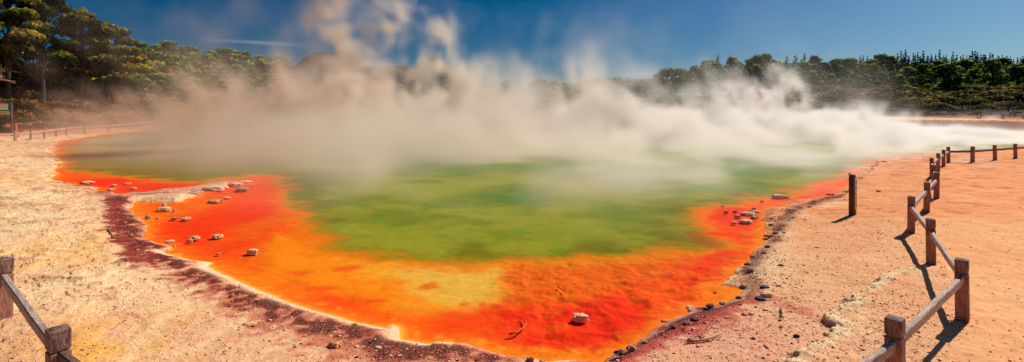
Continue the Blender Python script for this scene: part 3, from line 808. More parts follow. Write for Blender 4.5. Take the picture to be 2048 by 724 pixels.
def fence(name, label, pts, heights, w, rail_mats, rail_h=.68, rail_sec=(.07, .125), jit=None, zs=None, offs=None, pm='post'):
    """pts: post feet (x, y). One thing: posts and rails are its parts"""
    z0 = [gz(p) for p in pts] if zs is None else zs
    c = Vector((sum(p[0] for p in pts) / len(pts), sum(p[1] for p in pts) / len(pts), 0))
    root = empty(name, c); tag(root, label, 'fence')
    R = random.Random(len(pts))
    for i, p in enumerate(pts):
        h = heights[i] if isinstance(heights, (list, tuple)) else heights
        d = Vector(pts[min(i + 1, len(pts) - 1)]) - Vector(pts[max(i - 1, 0)])
        b, k = MB(), MB(); post_mesh(h, w, b, k)
        o = b.build('post', M[pm], root); kk = k.build('post_cap', M['cap' if pm == 'post' else pm], o)
        o.location = (p[0] - c.x, p[1] - c.y, z0[i])
        o.rotation_euler = (R.uniform(-.02, .02), R.uniform(-.02, .02), math.atan2(d.y, d.x) + R.uniform(-.08, .08))
    for i in range(len(pts) - 1):
        a, b_ = Vector((*pts[i], 0)), Vector((*pts[i + 1], 0))
        h1 = (heights[i] if isinstance(heights, (list, tuple)) else heights) * rail_h; h2 = (heights[i+1] if isinstance(heights, (list, tuple)) else heights) * rail_h
        a.z = z0[i] + h1; b_.z = z0[i + 1] + h2
        d = (b_ - a); L = d.length; dn = d.normalized()
        side = Vector((dn.y, -dn.x, 0)) * (offs if offs is not None else 0)
        mb = MB(); mb.beam((0, 0, 0), (L - w * .55, 0, 0), *rail_sec)
        o = mb.build('rail', M[rail_mats[i % len(rail_mats)]], root)
        o.location = a + dn * (w * .28) - c + side
        o.rotation_euler = dn.to_track_quat('X', 'Z').to_euler()
    return root

RF = [(1.95, 3.99), (4.39, 5.73)] + [P(a, b) for a, b in [(1925,645),(1862,530),(1822,466),(1853,426),(1873,398),(1868,377),(1864,357),(1876,344),(1887,334),(1897,326),(1945,325),(1990,321),(2031,317),(2078,313)]]
fence('post_and_rail_fence', 'zigzag brown post and rail fence crossing the right foreground beside the orange path', RF, 1.0, .165, ['rail', 'rail', 'rail', 'rail', 'rail', 'rail', 'rail', 'rail', 'rail', 'rail', 'rail', 'dark_rail', 'dark_rail', 'dark_rail', 'dark_rail'])
LF = [(-2.6, 3.95), (-4.96, 5.48), (-8.12, 7.98), (-11.5, 9.6)]
fence('post_and_rail_fence', 'weathered post and rail fence cut off by the lower left corner', LF, 1.0, .19, ['dark_rail', 'rail', 'rail'], rail_sec=(.08, .13))
FF = [P(a, b) for a, b in [(-25,286),(31,283),(62,281),(89,277),(113,273.5),(133,270.5),(170,267),(217,263),(262,259.5),(307,256),(341,253.5),(372,252)]]
fence('post_and_rail_fence', 'distant pale post and rail fence following the path along the left bank', FF, [1.1,1.1,1.2,1.25,1.25,1.25,1.3,1.25,1.3,1.5,1.3,1.3], .19, ['rail'], rail_h=.7, rail_sec=(.08, .15), pm='pale_post')
FR = [D(a, 88)[:2] for a in (2008, 2046, 2084)]
fence('post_and_rail_fence', 'low dark brown fence beyond the terrace at the far right edge', FR, .75, .14, ['dark_rail'], rail_h=.8)

# ------------------------------------------------------------------ warning post on the right shore
def flat_mat(name, c): return mat_plain(name, tuple(alb(*c)), .5)
def warning_post():
    x, y = P(1705, 430); h = 1.29; w = .16
    root = empty('warning_post', (x, y, gz((x, y))), math.radians(-52)); tag(root, 'dark post with a white and a yellow warning plate, alone on the right shore', 'sign post')
    b = MB(); a = w / 2
    R = lambda z, s, t=0: [Vector((-a*s, -a*s, z)), Vector((a*s, -a*s, z)), Vector((a*s, a*s, z + t)), Vector((-a*s, a*s, z + t))]
    b.loft([R(-.3, 1.03), R(.5, 1.0), R(h - .07, .98), R(h, .72, .0)])
    b.build('post', M['signpost'], root)
    def plate(nm, z0, z1, m):
        q = MB(); X = a + .008
        q.loft([[Vector((X + dx, -a * 1.02, z0)), Vector((X + dx, a * 1.02, z0)), Vector((X + dx, a * 1.02, z1)), Vector((X + dx, -a * 1.02, z1))] for dx in (0, .008)])
        return q.build(nm, m, root)
    wp = plate('white_plate', .73, 1.19, flat_mat('white_sign_paint', (232, 222, 215)))
    yp = plate('yellow_plate', .20, .70, flat_mat('yellow_sign_paint', (250, 178, 20)))
    dk = flat_mat('dark_sign_print', (60, 28, 40)); rd = flat_mat('red_sign_print', (190, 40, 45))
    X = a + .019
    q = MB()
    n = 20
    for k in range(n):                       # ring of a prohibition sign
        t0, t1 = 6.2832 * k / n, 6.2832 * (k + 1) / n
        V = [Vector((X, math.cos(t) * r, 1.06 + math.sin(t) * r)) for t, r in ((t0, .058), (t1, .058), (t1, .044), (t0, .044))]
        q.add(V, [(0, 1, 2, 3)])
    q.build('ring_symbol', rd, wp)
    q = MB()
    for z, hw in ((.94, .055), (.915, .05), (.88, .055), (.855, .04), (.81, .05), (.785, .055)):
        q.add([Vector((X, -hw, z)), Vector((X, hw, z)), Vector((X, hw, z + .012)), Vector((X, -hw, z + .012))], [(0, 1, 2, 3)])
    q.add([Vector((X, -.02, 1.035)), Vector((X, .015, 1.03)), Vector((X, .025, 1.09)), Vector((X, -.01, 1.095))], [(0, 1, 2, 3)])
    q.build('print', dk, wp)
    q = MB()
    for z, hw in ((.62, .05), (.59, .055), (.55, .035), (.42, .05), (.39, .045), (.33, .055), (.30, .04)):
        q.add([Vector((X, -hw, z)), Vector((X, hw, z)), Vector((X, hw, z + .011)), Vector((X, -hw, z + .011))], [(0, 1, 2, 3)])
    q.build('print', dk, yp)
warning_post()

# ------------------------------------------------------------------ information board at the left edge
def info_board():
    d = 60.0; s = d / 1000.0
    z = lambda py: CH + (217 - py) * s
    x0 = (-58 - 1024) * s; x1 = (23 - 1024) * s; g = gz((x1, d))
    root = empty('information_board', ((x0 + x1) / 2, d, g)); tag(root, 'green framed information board with cream panels and red header at the left edge', 'sign')
    W = (x1 - x0) / 2
    def slab(nm, a, b, c, e, y0, y1, m, par=root):
        q = MB(); q.loft([[Vector((a, y, c)), Vector((b, y, c)), Vector((b, y, e)), Vector((a, y, e))] for y in (y0, y1)]); return q.build(nm, m, par)
    zz = lambda py: z(py) - g
    brd = slab('board', -W, W, zz(232.5), zz(204), 0, .07, flat_mat('green_board_paint', (24, 110, 90)))
    slab('header', -W + .3, W - .85, zz(206.6), zz(203.6), -.03, -.004, flat_mat('red_header', (190, 36, 48)), brd)
    up = slab('upper_panel', -W + .25, W - .4, zz(220), zz(207.3), -.03, -.004, flat_mat('cream_panel', (252, 240, 200)), brd)
    lo = slab('lower_panel', -W + .25, W - .2, zz(229.5), zz(222.3), -.03, -.004, flat_mat('tan_panel', (240, 215, 165)), brd)
    dk = flat_mat('board_print', (60, 50, 42))
    def lines(par, pys, x_a, x_b):
        q = MB()
        for py in pys: q.add([Vector((x_a, -.034, zz(py))), Vector((x_b, -.034, zz(py))), Vector((x_b, -.034, zz(py) + .025)), Vector((x_a, -.034, zz(py) + .025))], [(0, 1, 2, 3)])
        q.build('print', dk, par)
    lines(up, (209, 213.6), -W + .5, W - .6); lines(lo, (224.4, 225.8, 227.2, 228.4), -W + .4, W - .5)
    q = MB(); q.add([Vector((W - 1.62 + .14 * math.cos(t), -.034, zz(214) + .16 * math.sin(t))) for t in np.linspace(0, 6.283, 14)[:-1]], [tuple(range(13))]); q.build('emblem', dk, up)
    for xx in (-W + .4, W - .1):
        q = MB(); q.loft([[Vector((xx - .07, y, zb)), Vector((xx + .07, y, zb)), Vector((xx + .07, y + .12, zb)), Vector((xx - .07, y + .12, zb))] for y, zb in ((.09, -.3), (.09, zz(206)))]); q.build('leg', M['signpost'], root)
    slab('bottom_rail', -W - .05, W + .05, zz(234), zz(232.5) - .01, -.02, .1, flat_mat('grey_board_trim', (120, 112, 104)), root)
    # leaning red timber beside it
    x, y = D(33, 57)[:2]; q = MB(); q.beam((x + .15, y, -.1), (x - .25, y + .1, 1.7), .22, .22, up=Vector((0, 1, 0)))
    tag(q.build('leaning_post', M['redwood'], None), 'leaning red timber post behind the far left fence', 'post')
info_board()

# ------------------------------------------------------------------ dead tree with a bleached branch
def dead_tree():
    d = 46.0; s = d / 1000
    def q(px, py, dy=0): return Vector(((px - 1024) * s, d + dy, CH + (217 - py) * s))
    root = empty('dead_tree', q(-40, 290)); tag(root, 'bleached dead tree whose bare branch reaches in from the left edge', 'tree'); o = root.location
    f = lambda *a: q(*a) - o
    MB().tube([f(-40, 296), f(-34, 230), f(-30, 170), f(-24, 130)], [.16, .13, .1, .05], 8).build('trunk', M['deadwood'], root, True)
    MB().tube([f(-31, 172), f(-8, 160), f(4, 159), f(16, 161), f(24, 164), f(30, 166)], [.085, .07, .06, .05, .04, .025], 7).build('branch', M['deadwood'], root, True)
    MB().tube([f(2, 159), f(3, 155), f(1, 151), f(-3, 149)], [.05, .04, .035, .02], 6).build('branch', M['deadwood'], root, True)
    MB().tube([f(22, 163), f(27, 161.5), f(31, 162)], [.035, .025, .012], 6).build('twig', M['deadwood'], root, True)
dead_tree()

# ------------------------------------------------------------------ rocks
import bmesh
def rock_mesh(name, seed, sx, sy, sz, flat=.4, rough=.35, sub=3, pit=0.0):
    bm = bmesh.new(); bmesh.ops.create_icosphere(bm, subdivisions=sub, radius=1.0)
    off = Vector((seed * 7.13, seed * 3.7, seed * 1.9))
    for v in bm.verts:
        p = v.co.copy()
        n = mnoise.fractal(p * 1.2 + off, 1.0, 2.0, 4) * rough + mnoise.fractal(p * 3.6 + off, 1.0, 2.0, 3) * rough * .35
        if pit: n -= pit * max(0, mnoise.noise(p * 5 + off)) 
        p *= 1 + n
        if p.z > flat: p.z = flat + (p.z - flat) * .35
        if p.z < -.35: p.z = -.35
        v.co = Vector((p.x * sx, p.y * sy, (p.z + .25) * sz))
    me = bpy.data.meshes.new(name); bm.to_mesh(me); bm.free()
    return me

def put_rock(name, label, cat, px, py, w, hgt, m, z=ZP, flat=.45, rough=.35, depth_ratio=.75, group=None, seed=None, pit=.25, sink=.0):
    x, y = P(px, py, z); s = y / 1000 * w / 2
    me = rock_mesh(name, seed if seed is not None else px * .37 + py, s, s * depth_ratio, y / 1000 * hgt * .8, flat, rough, 3, pit)
    me.materials.append(M[m])
    o = link(bpy.data.objects.new(name, me)); o.location = (x, y, z - sink - .01 - (y / 1000 * hgt * .10 if z == ZP else 0)); o.rotation_euler = (0, 0, random.Random(int(px * 7 + py)).uniform(-.35, .35))
    return tag(o, label, cat, group)

SHELF = [  # label, px, py, width, height, material
 ('large pitted cream boulder standing alone in the red shallows at the bottom centre', 1160, 637, 33, 17, 'sinter'),
 ('cream crusted rock furthest right of the loose rocks in the left orange bay', 505, 505, 23, 12, 'sinter'),
 ('flat cream rock in open orange water halfway down the left bay', 435, 473, 22, 8, 'sinter'),
 ('double lumped cream rock left of the flat one in the left orange bay', 389, 477, 20, 9, 'sinter'),
 ('small knob touching the left end of the double lumped rock', 380, 483, 11, 9, 'sinter'),
 ('smooth pale oval rock in the orange bay below the crust spit', 372, 438, 19, 7, 'sinter'),
 ('low rock with a dark underside between the pale oval rock and the shore', 349, 437, 14, 5, 'sinter_grey'),
 ('pointed grey rock closest to the yellow margin of the left bay', 296, 437, 12, 11, 'sinter_grey'),
 ('white branching crust lump just under the crust spit', 328, 419, 29, 9, 'sinter'),
 ('small upright crust spike on top of the white branching lump', 329, 411, 9, 8, 'sinter'),
 ('tiny pale stone right of the white branching lump', 349, 421, 8, 5, 'sinter'),
 ('tiny round stone between the pointed grey rock and the low dark one', 315, 436, 7, 4, 'ochre'),
 ('pale flat stone on the rim of the left bay', 340, 483, 17, 6, 'sinter'),
 ('tiny pale pebble just below the flat rim stone of the left bay', 349, 492, 6, 4, 'sinter'),
 ('tiny pale stone sitting in a pink halo in the left bay', 436, 508, 9, 5, 'ochre'),
 ('largest flat cream crust plate on the spit of the left bay', 424, 378, 62, 12, 'sinter'),
 ('cream crust plate next to the green water behind the largest plate', 443, 367, 34, 7, 'sinter'),
 ('rounded crust plate right of the one touching green water', 470, 371, 26, 9, 'sinter'),
 ('long thin crust plate at the very tip of the spit', 490, 364, 31, 6, 'sinter'),
 ('crumbled crust plate below the tip of the spit', 485, 380, 29, 8, 'sinter_grey'),
 ('rough crust patch joining the spit to its largest plate', 382, 387, 48, 10, 'sinter_grey'),
 ('small round stone left of the largest crust plate', 380, 375, 10, 5, 'sinter_grey'),
 ('thin white sliver of crust lying below the spit tip', 454, 395, 16, 3, 'sinter'),
 ('low white crust plate at the left root of the spit', 334, 380, 24, 5, 'sinter'),
 ('dark red crumbly slab barely out of the water below the spit', 432, 402, 30, 5, 'ochre'),
 ('squat stone with a pale top in the red strip left of the spit', 267, 377, 12, 5, 'sinter'),
 ('flat pale stone beside the green edge left of the spit', 254, 367, 15, 3, 'sinter'),
 ('long flat cream crust at the near edge of the left red strip', 175, 365, 28, 5, 'sinter'),
 ('small flat stone in the middle of the left red strip', 228, 370, 11, 3, 'sinter'),
 ('flat stone near the sand at the bottom of the left red strip', 223, 379, 17, 4, 'sinter'),
 ('orange crust lump at the corner of the pool farthest left', 110, 334, 15, 5, 'ochre'),
 ('knobbed cream rock with a raised centre near the green edge on the right', 1557, 394, 27, 9, 'sinter'),
 ('small reddish stone touching the knobbed rock on the right', 1574, 395, 11, 5, 'sinter_grey'),
 ('round grey stone at the left end of the right hand cluster', 1452, 425, 9, 7, 'sinter_grey'),
 ('tiny round stone above the left end of the right hand cluster', 1445, 413, 6, 4, 'sinter_grey'),
 ('small dark stone midway along the right hand cluster', 1470, 424, 8, 5, 'dark_rock'),
 ('round stone topping the right hand cluster', 1508, 417, 9, 5, 'sinter_grey'),
 ('small stone alone between the right hand cluster and the knobbed rock', 1524, 403, 7, 5, 'sinter_grey'),
 ('broad layered crust in the middle of the right hand cluster', 1497, 428, 28, 7, 'sinter'),
 ('broad pale crust lowest in the right hand cluster', 1491, 443, 27, 8, 'sinter'),
 ('brown lump at the left of the broad layered crust', 1475, 433, 12, 6, 'sinter_grey'),
 ('crust lump with a dark side at the right of the right hand cluster', 1509, 435, 16, 6, 'sinter_grey'),
 ('flat crust above the broad layered crust', 1511, 423, 16, 4, 'sinter'),
 ('pale rounded lump at the lower left of the right hand cluster', 1468, 446, 11, 6, 'sinter'),
 ('two tiered dark knob in the red shallows behind the warning post', 1700, 350, 6, 9, 'dark_rock'),
 ('low ochre stone in the red shallows just off the lower right shore', 1329, 641, 14, 5, 'ochre'),
 ('pale flat stone at the waterline of the lower right shore', 1338, 657, 12, 4, 'sinter'),
 ('small orange lump off the yellow bay on the right', 1431, 583, 8, 4, 'ochre'),
]
for l, px, py, w, h, m_ in SHELF: put_rock('rock', l, 'rock', px, py, w, h, m_)
SHORE = [
 ('orange brown boulder on the crimson crust below the pale left beach', 669, 694, 27, 17, 'ochre'),
 ('white stone right of the orange brown boulder', 713, 694, 11, 6, 'sinter'),
 ('long pale stone in the crimson crust near the bottom of the left beach', 756, 696, 15, 7, 'sinter'),
 ('small brown stone on the clean pale beach', 711, 648, 10, 4, 'ochre'),
 ('reddish upright stone on the sand left of the beach', 463, 594, 10, 9, 'ochre'),
 ('white pebble alone on the gravel at the middle left', 184, 565, 9, 6, 'sinter'),
 ('cream boulder with dark hollow on the right shore beside the yellow bay', 1534, 591, 27, 13, 'sinter'),
 ('black charred lump leaning on the cream boulder', 1521, 599, 20, 8, 'char'),
 ('bright white pebble on the pink gravel of the right foreground', 1562, 654, 7, 7, 'sinter'),
 ('forked black lump on the right foreground gravel', 1593, 673, 12, 8, 'char'),
 ('long curved black lump on the right shore', 1530, 574, 20, 5, 'char'),
 ('brown stone alone on the orange flat right of the warning post', 1757, 383, 9, 5, 'ochre'),
 ('pale sliver of crust alone on the right flat', 1638, 494, 14, 3, 'sinter'),
 ('ochre flat stone below the yellow bay', 1489, 629, 12, 6, 'ochre'),
 ('pale flat stone right of the ochre one below the yellow bay', 1502, 628, 11, 6, 'sinter'),
 ('broad flat cream slab between the near fence and the right foreground ledge', 1798, 643, 14, 3, 'sinter'),
]
for l, px, py, w, h, m_ in SHORE: put_rock('stone' if w < 20 else 'boulder', l, 'rock', px, py, w, h, m_, z=gz(P(px, py)))
DARK = [(1539,440,12,6),(1542,451,14,8),(1538,472,20,9),(1551,466,12,5),(1535,494,12,7),(1528,507,12,6),(1494,529,15,8),(1499,542,17,9),(1486,572,15,8),(1504,514,12,6),
 (1586,436,6,6),(1568,466,8,5),(1562,531,11,6),(1557,572,12,5),(1657,390,10,5),(1666,390,9,5),(1693,383,16,4),(1629,403,12,4),(1619,414,9,4),(1654,396,12,4),(1768,324,13,4),(1755,325,7,3),
 (1754,330,9,3),(1744,333,8,3),(1746,338,8,3),(1739,343,8,3),(1723,350,9,3),(1721,355,9,3),(1712,353,8,3),(1698,360,10,3),(1506,676,9,5),(1390,640,22,10),(1372,648,18,9),(1345,655,20,10),(1262,697,22,13),(1240,706,24,12),(1420,612,18,9),(1445,607,16,7),(1478,596,14,8),(1290,684,14,8),
 (1060,720,20,9),(1085,724,20,7),(1480,610,9,5),(1560,640,8,4),(1572,596,7,4),(1550,566,7,4),(1610,440,8,3),(1590,420,10,4)]
for px, py, w, h in DARK:
    w *= .85; h *= .8
    put_rock('crust_lump', 'dark crumbly lump of crust lining the right hand waterline', 'rock', px, py, w, h, 'dark_rock' if (px + py) % 3 else 'sinter_grey', z=gz(P(px, py)), group='dark crust lumps along the right shore', rough=.6, pit=.7)
PALE = [(781,712,9,5),(799,711,9,4),(668,664,8,4),(680,672,8,4),(610,672,8,5),(445,563,10,5),(419,626,9,5),(332,556,9,4),(394,550,6,4),(254,565,7,4),(492,648,10,5),(1453,635,10,5),(1428,655,10,5),(1418,681,9,6),(1387,658,10,5),(1414,646,8,4),(1531,620,9,5),(1570,566,7,4),
 (300,520,8,4),(275,500,7,4),(262,470,7,4),(330,530,7,4),(250,445,7,3),(262,430,6,3),(540,640,8,4),(570,660,7,4),(590,690,9,5),(860,716,9,4),(900,718,7,4),(640,700,7,4),(470,640,7,4),(440,680,8,5),(390,690,7,4),(1340,700,9,4),(1300,712,8,4),(1475,660,8,4),(1530,690,8,4),(225,470,6,3),(305,560,7,4),(370,575,7,4),(1600,560,6,3),(1650,600,6,3)]
for px, py, w, h in PALE:
    put_rock('pebble', 'small pale pebble scattered on the gravel behind the shore', 'pebble', px, py, w, h, 'sinter', z=gz(P(px, py)), group='pale pebbles on the gravel')
# ledge blocks
LB = [(1590,708,26,9),(1628,692,24,9),(1655,668,18,8),(1660,646,16,8),(1672,622,20,7),(1698,606,20,7),(1712,590,16,7),(1748,574,18,6),(1768,560,14,6),(1800,552,18,4),(1570,724,26,8),(1640,682,14,6),(1700,596,10,7),(1752,566,9,7)]
for px, py, w, h in LB:
    put_rock('ledge_block', 'cream block of the low broken ledge crossing the right foreground', 'rock', px, py, w, h * 1.15, 'sinter', z=gz(P(px, py)), group='cream blocks of the right foreground ledge', flat=.2, rough=.45)

# ------------------------------------------------------------------ sticks
def stick(label, pxs, r, m, z=None, tip=.4):
    pts = [Vector((*P(a, b, z if z is not None else 0), 0)) for a, b in pxs]
    for p in pts: p.z = (gz(p) if z is None else z) + r * 1.2
    n = len(pts); o0 = pts[0].copy()
    o = MB().tube([p - o0 for p in pts], [r * (1 - (1 - tip) * i / (n - 1)) for i in range(n)], 7).build('stick', M[m], None, True); o.location = o0
    return tag(o, label, 'stick')
stick('long grey stick lying on the crimson crust of the lower right shore', [(1374,673),(1392,673),(1410,671),(1428,666),(1444,660)], .022, 'stick')
stick('short curved pale twig left of the long grey stick', [(1398,658),(1402,664),(1409,666)], .014, 'deadwood')
stick('hooked orange root lying in the red shallows at the bottom centre', [(1018,671),(1034,668),(1046,659),(1053,650),(1048,642),(1041,637)], .02, 'redroot', z=ZP - .012)
stick('thin brown twig half buried in the yellow shallows', [(1115,575),(1124,580),(1132,586)], .016, 'redroot', z=ZP - .014)
stick('upright forked black twig on the pink gravel', [(1561,612),(1563,620),(1561,626),(1568,629)], .022, 'char')
stick('short dark twig lying on the gravel at the far left', [(215,455),(221,462),(228,469)], .02, 'char')

# ------------------------------------------------------------------ gravel and crust litter (uncountable)
def gravel(name, label, pts, sizes, cols, squash=.6, m_name='gravel'):
    n = len(pts)
    base = np.array([(1,0,0),(-1,0,0),(0,1,0),(0,-1,0),(0,0,1),(0,0,-1)], np.float32)
    faces = np.array([(0,2,4),(2,1,4),(1,3,4),(3,0,4),(2,0,5),(1,2,5),(3,1,5),(0,3,5)], np.int32)
    a = rng.random(n) * 6.283; ca, sa = np.cos(a)[:, None], np.sin(a)[:, None]
    sc3 = sizes[:, None, None] * (base[None] * (0.7 + .6 * rng.random((n, 6, 1))) * np.stack([np.ones(n), .6 + .5 * rng.random(n), squash * (.6 + .6 * rng.random(n))], 1)[:, None, :])
    x = sc3[..., 0] * ca - sc3[..., 1] * sa; y = sc3[..., 0] * sa + sc3[..., 1] * ca
    V = np.stack([x + pts[:, None, 0], y + pts[:, None, 1], sc3[..., 2] + pts[:, None, 2]], -1).reshape(-1, 3)
    F = (faces[None] + (np.arange(n) * 6)[:, None, None]).reshape(-1, 3)
    m, t, b = mat(m_name)
    at = nd(t, 'ShaderNodeAttribute', attribute_name='tint'); t.links.new(at.outputs['Color'], b.inputs['Base Color']); b.inputs['Roughness'].default_value = .9; b.inputs['Specular IOR Level'].default_value = .1
    o = mesh_np(name, V, F, m, cols={'tint': np.repeat(cols, 6, 0)})
    return tag(o, label, 'gravel', kind='stuff')

dg = bpy.context.evaluated_depsgraph_get()
gme = bpy.data.objects['ground'].data
# bilinear ground heights from the sheet itself
def sheet_z(x, y, _c={}):
    if not _c:
        ys, us = GYS, GUS
        co = np.empty(len(gme.vertices) * 3, np.float32); gme.vertices.foreach_get('co', co)
        _c['z'] = co.reshape(len(ys), len(us), 3)[..., 2]; _c['ys'] = ys; _c['us'] = us
    ys, us, Z = _c['ys'], _c['us'], _c['z']
    fy = np.interp(y, ys, np.arange(len(ys))); fu = np.interp(x / y, us, np.arange(len(us)))
    i = np.clip(fy.astype(int), 0, len(ys) - 2); j = np.clip(fu.astype(int), 0, len(us) - 2); a = fy - i; b = fu - j
    return Z[i, j] * (1-a) * (1-b) + Z[i+1, j] * a * (1-b) + Z[i, j+1] * (1-a) * b + Z[i+1, j+1] * a * b

n = 150000
y = 4.5 * (30 / 4.5) ** (rng.random(n) ** 1.25); x = (rng.random(n) * 2.3 - 1.15) * y
s = sdist(x + .1 * vn2(x * 3, y * 3), y, SH)
den = .55 + .6 * fbm2(x * .9, y * .9, 3, 301)
fxx = np.interp(y, [3.99, 5.73, 7.94, 10.86, 13.65, 18.8, 34], [1.95, 4.39, 7.15, 9.1, 10.9, 16., 29.])
den = den * np.where(x > fxx + .25, .22, 1.0) * np.where(y > 15, .55, 1)
stks = seg_dist(x, y, [P(a, b) for a, b in [(250,724),(300,660),(380,590),(450,545),(515,520)]]); stk2 = seg_dist(x, y, [P(a, b) for a, b in [(330,735),(430,660),(520,610),(600,640),(560,690)]])
den *= (1 - .9 * np.exp(-(stks / .3) ** 2)) * (1 - .8 * np.exp(-(stk2 / .25) ** 2))
k = (s < -.12) & (rng.random(n) < den); x, y = x[k], y[k]; n = len(x)
size = (.0045 + .010 * rng.random(n) ** 3 + .018 * rng.random(n) ** 14) * (1 + .028 * y)
pal = np.array([alb(*c) for c in ((252,210,165),(248,190,145),(225,150,105),(170,95,70),(110,55,48),(60,34,38),(240,175,120),(195,120,90))])
w = np.array([.20, .22, .16, .14, .08, .05, .1, .05]); ci = rng.choice(8, n, p=w)
gravel('gravel', 'pale orange gravel strewn over the sinter flats', np.stack([x, y, sheet_z(x, y) + size * .12], 1), size, pal[ci] * (.85 + .3 * rng.random((n, 1))))
# crimson and black litter on the crust bands
def litter(pts_px, wd, n, cols, s0, name, label):
    q = [P(a, b, ZP) for a, b in pts_px]; seg = rng.integers(0, len(q) - 1, n); Ls = np.array([math.dist(q[i], q[i+1]) for i in range(len(q)-1)]); seg = rng.choice(len(q)-1, n, p=Ls / Ls.sum())
    t = rng.random(n); A = np.array(q); p = A[seg] * (1 - t[:, None]) + A[seg + 1] * t[:, None] + rng.normal(0, wd, (n, 2))
    x, y = p[:, 0], p[:, 1]; k = (sdist(x, y, SH) < -.06) & (fbm2(x * 1.8, y * 1.8, 4, 81) > rng.random(len(x)) * .8 - .1) ; x, y = x[k], y[k]; n = len(x)
    size = (s0 + s0 * 1.6 * rng.random(n) ** 5) * (1 + .02 * y)
    pc = np.array([alb(*c) for c in cols])[rng.integers(0, len(cols), n)]
    gravel(name, label, np.stack([x, y, sheet_z(x, y) + size * .25], 1), size, pc, .7, name)
Lp = [(165,372),(230,392),(256,420),(258,455),(280,495),(328,520),(400,556),(470,590),(540,625),(610,655),(680,680),(760,700),(840,712),(930,720),(1010,730)]
Rp = [(1180,735),(1260,702),(1330,668),(1400,638),(1480,604),(1503,575),(1500,545),(1540,500),(1560,455),(1590,420),(1680,394)]
litter(Lp, .34, 3200, [(160,48,40),(110,34,32),(70,28,28),(195,90,68),(240,190,160),(225,150,115)], .007, 'crust_litter', 'crimson and black crumbs of dried algae behind the left shore')
litter(Rp, .30, 6000, [(150,36,42),(90,30,36),(45,24,30),(190,110,85),(240,190,160),(110,60,50)], .008, 'crust_litter', 'crimson and black crumbs of dried algae behind the right shore')

# ------------------------------------------------------------------ foliage
def leaves(lobes, n, size, seed, squash=.55, up=.45, elong=1.8):
    """leaf clumps spread over the shells of ellipsoid lobes; lobes (x,y,z,rx,ry,rz)"""
    r = np.random.default_rng(seed); lobes = np.array(lobes, float)
    wt_ = (lobes[:, 3] * lobes[:, 5]); li = r.choice(len(lobes), n, p=wt_ / wt_.sum())
    d = r.normal(size=(n, 3)); d /= np.linalg.norm(d, axis=1)[:, None]; d[:, 2] = np.where(d[:, 2] < -.35, -d[:, 2] * .6, d[:, 2])
    rad = (.55 + .5 * r.random(n) ** .6)[:, None]
    lump = 1 + .22 * np.sin(d[:, 0] * 5 + li)[:, None] * np.sin(d[:, 1] * 6 + 2 * li)[:, None]
    c = lobes[li, :3] + d * rad * lump * lobes[li, 3:]
    nrm = d * .8 + r.normal(size=(n, 3)) * .55 + np.array([0, 0, up]); nrm /= np.linalg.norm(nrm, axis=1)[:, None]
    t = np.cross(nrm, r.normal(size=(n, 3))); t /= np.linalg.norm(t, axis=1)[:, None]; b = np.cross(nrm, t)
    s = (size * (.6 + .8 * r.random(n)))[:, None]
    cnt = 5; ang = np.linspace(0, 2 * math.pi, cnt, endpoint=False)
    V = np.stack([c + t * s * math.cos(a) * (elong * .6) + b * s * math.sin(a) * .6 * (1 + .5 * r.random((n, 1))) + nrm * s * .25 * r.normal(size=(n, 1)) for a in ang], 1)
    lobe_t = r.random(len(lobes))[li]
    tone = .02 + .52 * np.clip((d[:, 2] * rad[:, 0] + .3), 0, 1.2) + .30 * (lobe_t - .5) + .14 * r.normal(size=n)  # painted shade: dark undersides, lighter tops; lobe and random tone added
    F = np.arange(n * cnt).reshape(n, cnt)
    return V.reshape(-1, 3), F, np.repeat(np.clip(tone, 0, 1), cnt)

def rings_of_lobes(seed, H, R, z0, n, flat=.5, spread=1.0, top=.25):
    r = random.Random(seed); L = []
    for i in range(n):
        t = i / max(n - 1, 1); z = z0 + (H - z0) * (t ** .85) * .92
        rr = R * (math.sin(math.pi * min(1, .22 + .70 * t)) * spread) * (1 - top * t)
        a = i * 2.4 + r.uniform(-.5, .5); q = rr * r.uniform(.25, .85)
        s = R * r.uniform(.32, .52)
        L.append((q * math.cos(a), q * math.sin(a), z, s, s, s * flat * r.uniform(.8, 1.2)))
    return L

